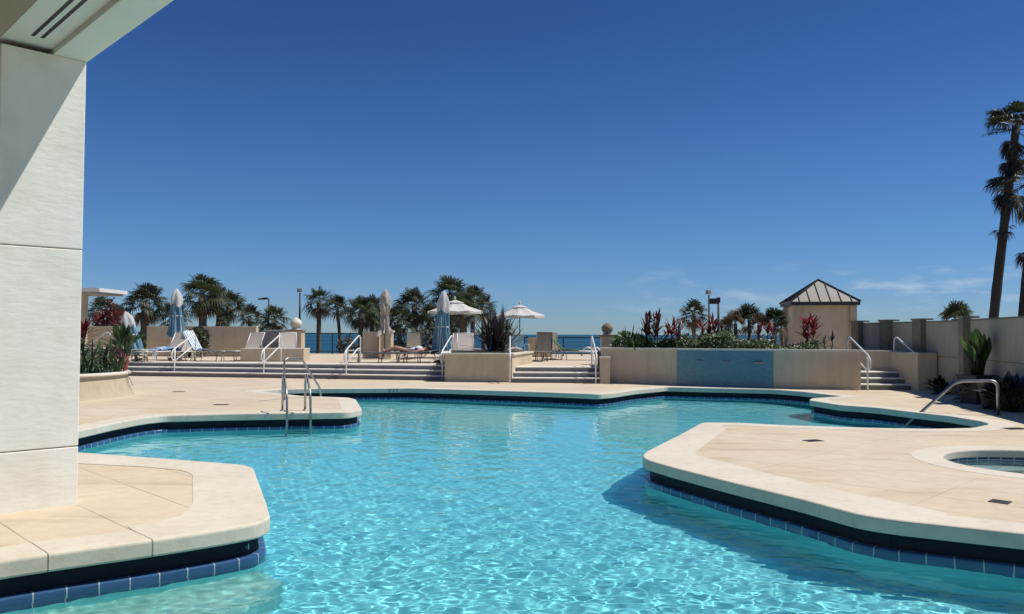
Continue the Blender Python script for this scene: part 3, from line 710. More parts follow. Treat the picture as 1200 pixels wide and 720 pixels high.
# ------------------------------------------------------------------ railings
def railing(label, x0, x1, Y, pyt, dx_=1.5):
    a, b = T(x0, Y), T(x1, Y); h_ = ztop(pyt, Y, (x0+x1)/2)-UD; Ln = b.x-a.x
    t = thing('railing', label, 'railing', (a.x, Y, UD))
    mb = MB(); mb.box(0, -.03, h_-.06, Ln, .03, h_); mb.build('top_rail', 'green_rail', t)
    mb = MB(); mb.box(0, -.015, .10, Ln, .015, .14); mb.build('bottom_rail', 'green_rail', t)
    mb = MB()
    for z in (.32, .5, .68, .86): mb.tube([(0, 0, z), (Ln, 0, z)], .007, 5)
    mb.build('wire', 'green_rail', t)
    n = max(1, round(Ln/dx_))
    for i in range(n+1):
        mb = MB(); x = Ln*i/n; mb.box(x-.03, -.031, 0, x+.03, .031, h_-.06); mb.build('post', 'green_rail', t)
railing('dark wire railing before the sea, between the ball topped pillar and the tan block', 353, 426, 41, 390.3)
railing('dark wire railing behind the folded cream umbrella and the sunbather', 458, 531, 40.5, 391)
railing('dark wire railing under the white umbrellas, left of the tan block', 548, 590, 40, 393)
railing('dark wire railing before open sea, right of the green draped lounger', 614, 706, 38, 395)
railing('dark wire railing partly hidden behind the hedge and red plants', 721, 850, 36, 396.6)

# ------------------------------------------------------------------ stair hand rails
sr = thing('stair_rail', '', 'handrail', group='stair hand rails')
def rail_path():
    top = [(0, 0, .52), (0, -.15, .60), (0, -.2, .74), (0, -.12, .90), (0, .05, .99), (0, 1.12, 1.44), (0, 1.24, 1.43), (0, 1.30, 1.32), (0, 1.30, UD)]
    return soft(top, .1, 4)
mb = MB(); mb.tube(rail_path(), .024, 8); mb.build('top_rail', 'white_rail', sr)
mb = MB(); mb.tube(soft([(0, 0, .52), (0, 1.0, .98), (0, 1.22, 1.0), (0, 1.30, .92)], .08), .022, 8); mb.build('mid_rail', 'white_rail', sr)
mb = MB(); mb.tube([(0, 0, -.01), (0, 0, 1.0)], .024, 8); mb.build('post', 'white_rail', sr)
spots = [(205, 440.6, 'first white hand rail from the left on the long steps, beside the white loungers'),
         (309.5, 442.4, 'white hand rail on the long steps just behind the pool ladder'),
         (406, 444.2, 'white hand rail on the long steps below the tan wall blocks'),
         (518.5, 446.3, 'white hand rail at the left edge of the square planter'),
         (597.5, 449, 'white hand rail at the right edge of the square planter'),
         (698, 449.6, 'white hand rail against the left end of the curved fountain wall'),
         (1016, 457.6, 'white hand rail on the left of the narrow right corner steps'),
         (1074, 457.6, 'white hand rail on the right of the narrow right corner steps')]
for i, (px, py, lab) in enumerate(spots):
    p = G(px, py); place(sr, i > 0, lab, (p.x, p.y-.05, 0), R(-10) if px < 520 else 0)
p = G(121, 430, .0)
q_ = T(112, 29.0); lr = thing('stair_rail', 'white hand rail rising behind the round planter at the far left', 'handrail', (q_.x, 28.6, UD-.05), 0, 'stair hand rails')
mb = MB(); mb.tube(soft([(-.35, 0, .0), (-.35, 0, .35), (.55, .1, 1.12), (1.0, .15, 1.10), (1.1, .15, .9)], .15), .024, 8); mb.build('top_rail', 'white_rail', lr)
mb = MB(); mb.tube([(.68, .1, 0), (.68, .1, 1.1)], .02, 8); mb.build('post', 'white_rail', lr)

# ------------------------------------------------------------------ pool ladder and the two pool rails
f1, f2 = G(331, 481.7), G(357.5, 481); g1 = D(335.8, 480, f1.y-.62); 
dirv = Vector((g1.x-f1.x, -.62, 0)); 
ld = thing('pool_ladder', 'steel pool ladder with two looped rails at the tip of the left deck', 'ladder', (f1.x, f1.y, 0))
off = f2-f1
for k in (0, 1):
    o_ = off*k; pts = [(0, 0, 0), (0, 0, .62), (dirv.x*.25, dirv.y*.25, .72), (dirv.x, dirv.y, .40), (dirv.x*1.12, dirv.y*1.12, .0), (dirv.x*1.12, dirv.y*1.12, -1.0)]
    mb = MB(); mb.tube([Vector(p_)+Vector((o_.x, o_.y, 0)) for p_ in soft(pts, .14, 6)], .022, 10); rl = mb.build('side_rail', 'steel', ld)
    mb = MB(); mb.lathe([(.05, 0), (.05, .008), (.03, .02)], 14, (o_.x, o_.y, 0)); mb.build('flange', 'steel', rl)
for z in (-.42, -.7):
    c_ = dirv*1.12; mb = MB(); mb.box(c_.x, c_.y-.04, z, c_.x+off.x, c_.y+.04, z+.03); mb.build('rung', 'steel', ld)
a = G(333, 470); b = D(353, 420, a.y+.5); c_ = D(376, 457, 19.3); e2 = D(376.7, 463.5, 19.4)
at_ = D(333, 420, a.y)
hr = thing('pool_rail', 'grey steel grab rail sloping down behind the ladder to the narrow left inlet', 'handrail', (a.x, a.y, 0))
mb = MB(); mb.tube([Vector(p_)-Vector((a.x, a.y, 0)) for p_ in soft([a, at_, b, c_, Vector((e2.x, e2.y, -.6))], .16, 6)], .024, 10); mb.build('rail', 'steel', hr)
mb = MB(); mb.lathe([(.05, 0), (.05, .01), (.03, .02)], 14); mb.build('flange', 'steel', hr)
a = G(1170, 486.5); at_ = D(1169, 446.5, a.y); b = D(1121, 447, a.y+.35); c_ = G(1060, 500, WZ); c2_ = c_+(c_-b)*.25
hr = thing('pool_rail', 'thick steel grab rail running down into the right hand pool inlet', 'handrail', (a.x, a.y, 0))
mb = MB(); mb.tube([Vector(p_)-Vector((a.x, a.y, 0)) for p_ in soft([a, at_, b, c_, Vector((c2_.x, c2_.y, -.7))], .14, 6)], .030, 12); mb.build('rail', 'steel', hr)
mb = MB(); mb.lathe([(.065, 0), (.065, .012), (.04, .025)], 14); mb.build('flange', 'grate', hr)

# ------------------------------------------------------------------ deck drains, ledge fittings, depth mark
def drain(label, px, py, w_, d_, rz, m='grate'):
    p = G(px, py); t = thing('deck_drain', label, 'drain', (p.x, p.y, 0), rz)
    mb = MB(); mb.box(-w_/2, -d_/2, -.02, w_/2, d_/2, .002); mb.build('frame', m, t)
    mb = MB(); n = 7
    for i in range(n): y = -d_/2+d_*(i+.5)/n; mb.box(-w_/2+.015, y-d_/n*.28, .002, w_/2-.015, y+d_/n*.28, .005)
    mb.build('grille', 'bronze', t)
drain('square dark drain grate in the deck nearest the right edge', 1172, 588, .16, .16, R(45))
drain('small dark drain on the right deck near its back edge', 953, 516.5, .26, .16, R(20))
drain('narrow brown drain in the deck beside the steel grab rail', 1190, 502.5, .36, .2, R(10))
drain('left of two small drains on the left deck behind the ladder', 209, 459.3, .3, .16, 0)
drain('small brown drain on the left deck nearest the water', 259, 474.3, .3, .14, 0)
p = G(298.5, 612); t = thing('pool_fitting', 'small white fitting tucked under the coping at the near left corner', 'fitting', (p.x-.09, p.y+.02, -.205), R(35))
mb = MB(); mb.box(-.035, -.02, -.02, .035, .02, .03); mb.build('bracket', 'white_rail', t, bevel=.004)
mb = MB(); mb.box(-.012, -.028, -.005, .012, -.02, .015); mb.build('screw_plate', 'steel', t)
p = G(460.5, 455.2); dm = thing('depth_marking', 'small black depth lettering on the face of the far coping', 'marking', (p.x, p.y-.006, -.112))
for i, chx in enumerate('3FT'):
    fc = bpy.data.curves.new('letter', 'FONT'); fc.body = chx; fc.size = .13; fc.extrude = .002
    fo = bpy.data.objects.new('letter', fc); COL.objects.link(fo); bpy.context.view_layer.update()
    me_ = bpy.data.meshes.new_from_object(fo); bpy.data.objects.remove(fo); me_.materials.clear(); me_.materials.append(M['black'])
    fo = bpy.data.objects.new('letter', me_); COL.objects.link(fo); fo.parent = dm; fo.location = ((-.14, -.01, .075)[i], 0, 0); fo.rotation_euler = (R(90), 0, 0)

# ------------------------------------------------------------------ loungers
def make_lounger(sling, frame='white_rail', ang_=60, bl=.82):
    t = thing('sun_lounger', '', 'sun lounger', group='sun loungers on the terrace')
    z = .36; ca, sa = math.cos(R(ang_)), math.sin(R(ang_))
    for sy in (-1, 1):
        y = sy*.32; mb = MB(); mb.tube(soft([(1.25, y, z), (-.35, y, z)], .05), .02, 6); mb.tube([(-.3, y, z), (-.3-bl*ca, y, z+bl*sa)], .018, 6)
        mb.build('side_rail', frame, t)
    for sx in (-.30, 1.0):
        for sy in (-1, 1): mb = MB(); mb.tube([(sx, sy*.32, z), (sx+(.06 if sx > 0 else -.06), sy*.33, 0)], .018, 6); mb.build('leg', frame, t)
    mb = MB(); mb.tube([(-.3-bl*ca, -.32, z+bl*sa), (-.3-bl*ca, .32, z+bl*sa)], .018, 6); mb.build('cross_bar', frame, t)
    mb = MB(); mb.tube([(1.25, -.32, z), (1.25, .32, z)], .018, 6); mb.build('cross_bar', frame, t)
    for y in (-.3, .3): mb = MB(); mb.tube([(-.3-bl*ca*.55, y, z+bl*sa*.55), (-.62 if bl > .75 else -.5, y, .02 if bl > .75 else .2)], .012, 5); mb.build('back_strut', frame, t)
    mb = MB(); n = 8
    def slab(p, q, sag):
        vs = []; d = Vector(q)-Vector(p); nn = Vector((-d.z, 0, d.x)).normalized()
        for i in range(n+1):
            k = i/n; c = Vector(p)+d*k+nn*(-sag*math.sin(math.pi*k))
            for y in (-.305, .305): vs += [(c.x, y, c.z), (c.x-nn.x*.012, y, c.z-nn.z*.012)]
        fs = []
        for i in range(n): o = i*4; fs += [(o, o+4, o+6, o+2), (o+1, o+3, o+7, o+5), (o, o+1, o+5, o+4), (o+2, o+6, o+7, o+3)]
        fs += [(0, 2, 3, 1), (n*4, n*4+1, n*4+3, n*4+2)]
        return vs, fs
    vs, fs = slab((-.3, 0, z), (1.22, 0, z), .03); MB().add(vs, fs).build('seat', sling, t)
    vs, fs = slab((-.3, 0, z+.01), (-.3-bl*ca, 0, z+bl*sa-.01), -.02); MB().add(vs, fs).build('backrest', sling, t)
    return t
LW = make_lounger('sling'); LT = make_lounger('sling_tan', 'sling_brown', 62); LB = make_lounger('sling_brown', 'sling_brown', 66); LF = make_lounger('sling_grey', 'sling_grey', 8, .7)
LG = make_lounger('sling', 'white_rail', 50)
def lay(proto, used, lab, px, Y, rz): p = T(px, Y); return place(proto, used, lab, (p.x, Y, UD), R(rz))
lay(LW, 0, 'leftmost white lounger, with a folded blue towel on its seat', 197, 30.3, -112)
lay(LW, 1, 'white lounger right behind the first hand rail, between the blue towel and the striped towel', 216, 30.9, -66)
lay(LW, 1, 'white lounger with a blue and white striped towel over its raised back', 240, 30.2, -14)
lay(LW, 1, 'white lounger with raised back on the low ledge wall, in front of the covered grill', 289, 30.9, -108)
lay(LW, 1, 'white lounger with raised back in front of the ball topped pillar', 336, 31.0, -78)
lay(LW, 1, 'white lounger at the head end of the sunbather, its back seen narrow', 503, 30.0, 172)
lay(LW, 1, 'white lounger directly right of the folded blue umbrella', 531, 33.0, -112)
lay(LW, 1, 'white lounger in front of the brown block under the open umbrella', 546, 32.2, -84)
lay(LT, 0, 'tan lounger with upright back behind the sunbather', 483, 33.5, -94)
lay(LT, 1, 'tan lounger with dark frame beside the low beige wall block', 648, 34.0, -80)
lay(LB, 0, 'dark brown lounger with rounded back, left of the green draped one', 636, 31.5, -100)
lay(LB, 1, 'dark brown lounger half hidden behind the spiky plant', 592, 34, -84)
lay(LG, 0, 'white framed lounger draped with green fabric near the right railing', 668, 32.5, -8)
lay(LF, 0, 'flat grey lounger at the top of the long steps, left of the sunbather', 455, 29.0, 184)
lay(LF, 1, 'flat grey lounger at the top of the long steps, nearest the square planter', 509, 28.9, 178)
lay(LF, 1, 'flat grey lounger on the terrace between the planter and the brown lounger', 607, 31, 12)
lay(LF, 1, 'flat grey lounger at the top of the long steps, right of the striped towel', 268, 29.9, 4)
lay(LF, 1, 'flat grey lounger under the sunbather', 480, 28.75, 180)
for Lf in (): pass

def cloth(name, label, mat_, pts, w_, loc, rz, cat='towel', thick=.015, uvx=1.0):
    mb = MB(); n = 6; P_ = [Vector(p) for p in pts]; pts2 = []
    for a_, b_ in zip(P_, P_[1:]): pts2 += [a_.lerp(b_, i/4) for i in range(4)]
    pts2.append(P_[-1]); m_ = len(pts2); r_ = random.Random(len(label)); vs = []; uv = []
    for side in (0, 1):
        for i, p in enumerate(pts2):
            for j in range(n+1):
                y = (j/n-.5)*w_; q = Vector((p.x+r_.uniform(-.01, .01)*(side == 0), y+r_.uniform(-.015, .015), p.z+.014+.018*math.sin(j*2.1+i*.6)+side*thick)); vs.append(q); uv.append((j/n*uvx, i/m_))
    N_ = m_*(n+1); f = []
    for s_ in (0, 1):
        for i in range(m_-1):
            for j in range(n):
                a_ = s_*N_+i*(n+1)+j; f.append((a_, a_+1, a_+n+2, a_+n+1) if s_ else (a_, a_+n+1, a_+n+2, a_+1))
    for i in range(m_-1):
        for j in (0, n): a_ = i*(n+1)+j; f.append((a_, a_+n+1, N_+a_+n+1, N_+a_))
    mb.add(vs, f, 0, True, uv); o = mb.build(name, mat_, None, loc, rot=rz); return tag(o, label, cat)
p = T(240, 30.2); ca, sa = math.cos(R(60)), math.sin(R(60))
cloth('striped_towel', 'blue and white striped towel draped over the raised back of a white lounger', 'towel', [(-.3-.84*ca-.08, 0, .36+.84*sa-.30), (-.3-.84*ca-.02, 0, .36+.84*sa+.03), (-.3-.4*ca, 0, .36+.4*sa+.02), (-.28, 0, .39), (.1, 0, .37)], .6, (p.x, 30.2, UD), R(-14))
p = T(197, 30.3)
cloth('blue_towel', 'crumpled blue towel on the seat of the leftmost white lounger', 'towel_blue', [(-.28, 0, .37), (0, 0, .44), (.3, 0, .42), (.6, 0, .37)], .62, (p.x, 30.3, UD), R(-112), thick=.07)
p = T(668, 32.5); ca, sa = math.cos(R(50)), math.sin(R(50))
cloth('green_drape', 'green fabric draped over the lounger near the right railing', 'green_fabric', [(-.3-.85*ca-.22, 0, .42), (-.3-.83*ca-.03, 0, .36+.82*sa+.04), (-.3-.4*ca, 0, .36+.4*sa+.03), (-.26, 0, .40), (.35, 0, .38), (.5, 0, .15)], .72, (p.x, 32.5, UD), R(-8), 'cloth', uvx=1)
cloth('white_towel', 'bunched white towel at the foot of the green draped lounger', 'canvas_white', [(.5, 0, .37), (.7, 0, .47), (.9, 0, .42), (1.1, 0, .46), (1.2, 0, .38)], .5, (p.x, 32.5, UD), R(-8), thick=.05)
p = T(602, 31)
cloth('white_towel', 'rolled white towel lying on the low lounger beside the tan block', 'canvas_white', [(-.2, 0, .38), (0, 0, .46), (.3, 0, .40)], .4, (p.x, 30.9, UD), R(10), thick=.06)

# side tables
st = thing('side_table', '', 'side table', group='small side tables')
mb = MB(); mb.box(-.25, -.25, .40, .25, .25, .44); mb.build('table_top', 'table_top', st, bevel=.01)
for sx in (-1, 1):
    for sy in (-1, 1): mb = MB(); mb.box(sx*.2-.02, sy*.2-.02, 0, sx*.2+.02, sy*.2+.02, .40); mb.build('leg', 'table_top', st)
def stab(u_, lab, px, Y): p = T(px, Y); place(st, u_, lab, (p.x, Y, UD), R(px % 20))
stab(0, 'small white side table left of the blue towel lounger', 176, 29.4)
stab(1, 'small white side table beneath the leaning folded umbrella', 164, 29.8)
stab(1, 'small pale side table left of the tan wall blocks at the top of the steps', 414, 29.3)
stab(1, 'small pale side table between the white lounger and the spiky plant', 557, 33.0)
# chair
def make_chair(lab, px, Y, rz):
    p = T(px, Y); t = thing('armchair', lab, 'chair', (p.x, Y, UD), R(rz))
    for sy in (-1, 1):
        mb = MB(); mb.tube(soft([(.28, sy*.28, 0), (.25, sy*.28, .62), (-.25, sy*.28, .62), (-.3, sy*.28, 0)], .06), .018, 6); mb.build('arm_frame', 'white_rail', t)
    mb = MB(); mb.box(-.25, -.26, .40, .26, .26, .44); mb.build('seat', 'canvas_blue', t)
    mb = MB(); mb.add([(-.25, -.26, .44), (-.25, .26, .44), (-.42, .26, .95), (-.42, -.26, .95), (-.28, -.26, .44), (-.28, .26, .44), (-.45, .26, .95), (-.45, -.26, .95)], [(0, 1, 2, 3), (7, 6, 5, 4), (0, 3, 7, 4), (1, 5, 6, 2), (3, 2, 6, 7), (0, 4, 5, 1)]); mb.build('backrest', 'canvas_blue', t)
make_chair('blue sling armchair with white arms left of the tan wall block', 610, 33.4, -70)

# ------------------------------------------------------------------ umbrellas
def open_umbrella(lab, px, pye, pyt, Y, half):
    p = T(px, Y); ze = ztop(pye, Y, px)-UD; zt = ztop(pyt, Y, px)-UD; r_ = half/F*Y/math.cos(R(22.5))*1.0
    t = thing('patio_umbrella', lab, 'umbrella', (p.x, Y, UD), R(11), 'open white umbrellas')
    mb = MB(); mb.tube([(0, 0, 0), (0, 0, zt+.06)], .022, 8); mb.build('pole', 'bronze', t)
    mb = MB(); mb.lathe([(.28, 0), (.28, .05), (.06, .10), (.05, .25)], 20); mb.build('base', 'stone_dark', t)
    mb = MB(); zv = ze+(zt-ze)*.70
    def cone(mb, prof):
        vs = []
        for r2, z in prof:
            for k in range(8): a_ = R(22.5+45*k); vs.append((r2*math.cos(a_), r2*math.sin(a_), z))
            # mid-panel points sag
            for k in range(8): a_ = R(45+45*k); q_ = r2*math.cos(R(22.5))*.985; vs.append((q_*math.cos(a_), q_*math.sin(a_), z-.03*r2))
        fs = []
        for j in range(len(prof)-1):
            for k in range(8):
                A0, B0, A1 = j*16+k, j*16+8+k, j*16+(k+1) % 8; A2, B2, A3 = A0+16, B0+16, A1+16
                fs += [(A0, B0, B2, A2), (B0, A1, A3, B2)]
        mb.add(vs, fs)
    cone(mb, [(r_, ze-.09), (r_, ze), (r_*.5, ze+(zv-ze)*.60), (r_*.27, zv)]); o = mb.build('canopy', 'canvas_white', t)
    s2 = o.modifiers.new('thickness', 'SOLIDIFY'); s2.thickness = .006
    mb = MB(); cone(mb, [(r_*.33, zv+.02), (r_*.15, zv+(zt-zv)*.6), (.02, zt)]); v_ = mb.build('vent', 'canvas_white', o); s2 = v_.modifiers.new('thickness', 'SOLIDIFY'); s2.thickness = .006
    for k in range(8):
        a_ = R(22.5+45*k); mb = MB(); mb.tube([(r_*.98*math.cos(a_), r_*.98*math.sin(a_), ze-.015), (r_*.27*math.cos(a_), r_*.27*math.sin(a_), zv-.03), (.03*math.cos(a_), .03*math.sin(a_), zt-.12)], .009, 5); mb.build('rib', 'bronze', t)
    mb = MB(); mb.lathe([(.03, 0), (.045, .05), (.03, .1), (.001, .14)], 10, (0, 0, zt+.02)); mb.build('finial', 'cap_light', t)
open_umbrella('open white umbrella on the left, in front of the palms', 533, 365, 351.5, 35, 31)
open_umbrella('open white umbrella on the right, seen against blue sky', 609, 370, 357, 35.5, 27.5)
def closed_umbrella(lab, px, Y, pyt, body, cap, lean=(0, 0), lo=.75, wide=1.0, capless=False, seed=1):
    p = T(px, Y); zt = ztop(pyt, Y, px)-UD
    t = thing('folded_umbrella', lab, 'umbrella', (p.x, Y, UD)); t.rotation_euler = (R(lean[1]), R(lean[0]), 0)
    mb = MB(); mb.tube([(0, 0, 0), (0, 0, zt)], .022, 8); mb.build('pole', 'bronze', t)
    mb = MB(); mb.lathe([(.27, 0), (.27, .05), (.06, .10), (.05, .25)], 20); mb.build('base', 'stone_dark', t)
    r_ = random.Random(seed); ph = r_.random()*6
    H_ = zt-lo; prof = []
    for i in range(15):
        k = i/14; rad = (.27-.17*k)*wide
        if capless: rad = (.20+.05*math.sin(k*9+ph)+.035*math.sin(k*21+1))*(1-.35*k)*wide
        prof.append((rad if i < 14 else .05, lo+H_*k*.93))
    mb = MB(); mb.lathe(prof, 64, mod=lambda a_, j: 1+.30*math.sin(a_*8+ph+j*.08)+.10*math.sin(a_*3+j*.5+ph)+(.22*math.sin(a_*2+j*1.3)+.12*math.sin(a_*5-j*2.1) if capless else 0), zm=lambda a_, j: (.07*math.sin(a_*4+ph) if j == 0 else (.05*math.sin(a_*3+j*2) if capless and j < 13 else 0))); o = mb.build('canopy', body, t)
    # pale underside showing between folds
    if not capless:
        mb = MB(); mb.lathe([(r2*.82, z-.01) for r2, z in prof], 64, mod=lambda a_, j: 1+.16*math.sin(a_*4+ph+2.4+j*.08)); mb.build('lining', 'canvas_white', o)
    mb = MB(); z1 = lo+H_*.80
    mb.lathe([(.21, z1-.20), (.21, z1), (.15, z1+H_*.10), (.05, zt-.01), (.001, zt+.03)], 32, mod=lambda a_, j: 1+.16*math.sin(a_*5+ph)*(1 if j < 3 else .3), zm=lambda a_, j: -.16*abs(math.sin(a_*1.5+ph)) if j == 0 else 0); mb.build('cap', cap, o)
    if not capless:
        mb = MB(); zz = lo+H_*.42; mb.lathe([(.21*wide, zz-.03), (.22*wide, zz), (.21*wide, zz+.03)], 32); mb.build('strap', 'canvas_white', o)
closed_umbrella('tall folded blue and white umbrella behind the leftmost white loungers', 206, 31.6, 339, 'canvas_blue', 'canvas_white', (0, 0), .95, 1.0, seed=2)
closed_umbrella('small leaning folded blue umbrella with a white top, left of the white loungers', 161, 30, 364, 'canvas_blue', 'canvas_white', (-14, 0), .30, 1.0, seed=5)
closed_umbrella('crumpled cream folded umbrella without stripes above the narrow tan pier', 451, 32.8, 339.5, 'canvas_cream', 'canvas_cream', (0, 0), 1.0, .95, True, 4)
closed_umbrella('folded blue umbrella with white cap overlapping the left open umbrella', 517, 29.2, 341.5, 'canvas_blue', 'canvas_white', (2, 0), .35, 1.15, seed=9)

# ------------------------------------------------------------------ sunbather
ps = T(480, 28.75)
me = bpy.data.meshes.new('person'); V = []; E = []; RR = []
def node(p, r_, par=None):
    V.append(p); RR.append(r_)
    if par is not None: E.append((par, len(V)-1))
    return len(V)-1
pel = node((0, 0, .50), .13)
wst = node((.16, 0, .51), .115, pel); ch = node((.36, 0, .53), .135, wst); nk = node((.53, 0, .54), .055, ch); hd = node((.64, 0, .57), .088, nk); hd2 = node((.72, 0, .58), .085, hd)
for s_ in (-1, 1):
    hp = node((-.08, s_*.09, .49), .088, pel); kn = node((-.50, s_*.10, .50+(.13 if s_ < 0 else .05)), .058, hp); an = node((-.90, s_*.11, .46), .036, kn); ft = node((-.95, s_*.12, .56), .026, an)
    sh = node((.44, s_*.17, .52), .055, ch); el_ = node((.24, s_*.27, .46), .040, sh); wr = node((.02, s_*.24, .47), .027, el_); hn = node((-.07, s_*.22, .475), .026, wr)
me.from_pydata(V, E, []); me.materials.append(M['skin']); po = bpy.data.objects.new('person', me); COL.objects.link(po); po.location = (ps.x, 28.75, UD-.06)
sk = me.skin_vertices.new(name='').data if hasattr(me.skin_vertices, 'new') else None
po.modifiers.new('skin', 'SKIN'); 
if not me.skin_vertices:
    bm = bmesh.new(); bm.from_mesh(me); bm.verts.layers.skin.verify(); bm.to_mesh(me); bm.free()
for i, sv in enumerate(me.skin_vertices[0].data): sv.radius = (RR[i], RR[i]); sv.use_root = (i == 0)
sb = po.modifiers.new('sub', 'SUBSURF'); sb.levels = 2; sb.render_levels = 2
tag(po, 'sunbather lying flat in patterned swimwear with bare legs towards the left', 'person')
mb = MB(); mb.tube([(-.10, 0, .50), (.0, 0, .505), (.16, 0, .515), (.34, 0, .535), (.45, 0, .535)], [.12, .142, .125, .146, .11], 14); so_ = mb.build('swimsuit', 'suit', po)
so_.scale = (1, 1.12, 1)
mb = MB(); mb.tube([(.64, 0, .575), (.72, 0, .60), (.80, 0, .57)], [.086, .098, .05], 12); mb.build('hair', 'hair', po)

# ------------------------------------------------------------------ lamps beyond the terrace
def lamp(lab, px, Y, pyt, head, m='black', side=-1):
    p = T(px, Y); base = -1.6 if Y > 42 else UD; zt = ztop(pyt, Y, px)-base
    t = thing('street_lamp', lab, 'street lamp', (p.x, Y, base), 0, 'tall outdoor lamps')
    mb = MB(); mb.tube([(0, 0, 0), (0, 0, zt-.1)], [.065, .045], 10); mb.build('pole', m, t)
    if head == 'cobra':
        mb = MB(); mb.tube(soft([(0, 0, zt-.12), (0, 0, zt), (side*.35, 0, zt+.02)], .08), .035, 8); a_ = mb.build('arm', m, t)
        mb = MB(); s_ = side; mb.add([(s_*.1, -.13, zt+.10), (s_*.1, .13, zt+.10), (s_*.62, .09, zt+.02), (s_*.62, -.09, zt+.02), (s_*.05, -.16, zt-.03), (s_*.05, .16, zt-.03), (s_*.66, .12, zt-.05), (s_*.66, -.12, zt-.05)], [(0, 1, 2, 3), (4, 7, 6, 5), (0, 3, 7, 4), (1, 5, 6, 2), (3, 2, 6, 7), (0, 4, 5, 1)]); mb.build('lamp_head', m, t, bevel=.02)
    elif head == 'shoebox':
        mb = MB(); mb.box(min(side*.06, side*.40), -.14, zt-.26, max(side*.06, side*.40), .16, zt); mb.build('lamp_head', m, t, bevel=.02)
        mb = MB(); mb.box(-.08, -.08, zt-.2, .08, .08, zt+.05); mb.build('pole_cap', m, t)
    elif head == 'flood':
        mb = MB(); mb.box(-.5, -.05, zt-.25, .5, .05, zt-.18); mb.build('arm', m, t)
        for s_ in (-1, 1):
            mb = MB(); mb.box(s_*.3-.22, -.15, zt-.2, s_*.3+.22, .15, zt+.12); mb.build('lamp_head', 'lamp_grey', t, bevel=.03)
    else:
        mb = MB(); mb.box(-.16, -.1, zt-.05, .10, .1, zt+.18, rz=.4); mb.build('lamp_head', 'lamp_grey', t, bevel=.03)
lamp('lamp pole with a drooping head, left of the ball topped pillar', 314.5, 48, 350.5, 'cobra')
lamp('slim lamp pole with a small tilted head, directly behind the ball topped pillar', 351, 46, 341.5, 'small')
lamp('twin floodlight lamp standing above the far left palm', 174, 48, 337, 'flood', 'lamp_grey')
lamp('slim lamp pole with a small box head above the red plants on the hedge', 831, 44, 344, 'small')
lamp('black lamp pole with a square head, right of the slim pole above the hedge', 842, 38, 350, 'shoebox')
lamp('thin short lamp pole behind the open white umbrella at left', 553.5, 43, 376, 'small')
# flat roof shelter at far left
p = T(60, 31); q_ = T(128, 31); zr = ztop(339, 31, 100)-UD
sh_ = thing('flat_canopy', 'flat white roofed shelter on a single post peeking out beside the column', 'shelter', (p.x, 31, UD))
mb = MB(); mb.box(-1.5, -.8, zr-.14, q_.x-p.x, 1.4, zr); mb.build('roof', 'white_rail', sh_)
mb = MB(); mb.box(-1.4, -.7, zr-.22, q_.x-p.x-.12, 1.3, zr-.14); mb.build('fascia', 'lamp_grey', sh_)
mb = MB(); mb.box(T(98, 31).x-p.x-.1, -.1, 0, T(98, 31).x-p.x+.1, .1, zr-.22); mb.build('post', 'stucco_beige', sh_)

# ------------------------------------------------------------------ vegetation
def fan_leaf(mb, o, d, Lp, Rf, n, droop, r_, mi=0, spread=118):
    d = d.normalized(); s_ = d.cross(Vector((0, 0, 1)))
    s_ = s_.normalized() if s_.length > .05 else Vector((1, 0, 0)); u_ = s_.cross(d).normalized()
    tilt = r_.uniform(-.5, .5); s_, u_ = s_*math.cos(tilt)+u_*math.sin(tilt), u_*math.cos(tilt)-s_*math.sin(tilt)
    c = o+d*Lp-Vector((0, 0, Lp*.10)); mb.tube([o, o+d*Lp*.5, c], [.022, .016, .012], 3, mi, False)
    vs = []; fs = []
    for i in range(n):
        a_ = R(-spread+2*spread*i/(n-1)+r_.uniform(-3, 3)); ln = Rf*(.78+.22*math.cos(a_*.8))*r_.uniform(.85, 1.08)
        dr = (d*math.cos(a_)+s_*math.sin(a_)+u_*(.18*abs(math.sin(a_)))).normalized()
        w_ = Rf*.050; wd = dr.cross(u_).normalized()*w_
        p1 = c+dr*ln*.5; p2 = c+dr*ln*.82-Vector((0, 0, droop*ln*.22)); p3 = c+dr*ln*.98-Vector((0, 0, droop*ln*.62))
        k = len(vs); vs += [c, p1+wd, p1-wd, p2+wd*.6, p2-wd*.6, p3]
        fs += [(k, k+1, k+2), (k+1, k+3, k+4, k+2), (k+3, k+5, k+4)]
    mb.add(vs, fs, mi)
def crown_meshes(seed, nl, wind, dead=9, lo=-35, Rf=.62, Lp=.75):
    r_ = random.Random(seed); g = MB(); dd = MB()
    for i in range(nl):
        t_ = (i+.5)/nl; el_ = R(82-(82-lo)*t_**.85); az = i*2.39996+r_.uniform(-.3, .3)
        d = Vector((math.cos(az)*math.cos(el_), math.sin(az)*math.cos(el_), math.sin(el_)))+Vector(wind)*.35
        fan_leaf(g, Vector((0, 0, 0))+d*.05, d, Lp*r_.uniform(.8, 1.15), Rf*r_.uniform(.85, 1.15), 20, .35+.5*t_+r_.uniform(0, .3), r_)
    for i in range(dead):
        az = i*2.4+1; el_ = R(r_.uniform(-75, -45)); d = Vector((math.cos(az)*math.cos(el_), math.sin(az)*math.cos(el_), math.sin(el_)))
        fan_leaf(dd, Vector((0, 0, -.1)), d, Lp*.7, Rf*.8, 12, .8, r_, spread=60)
    return g, dd
protos = []
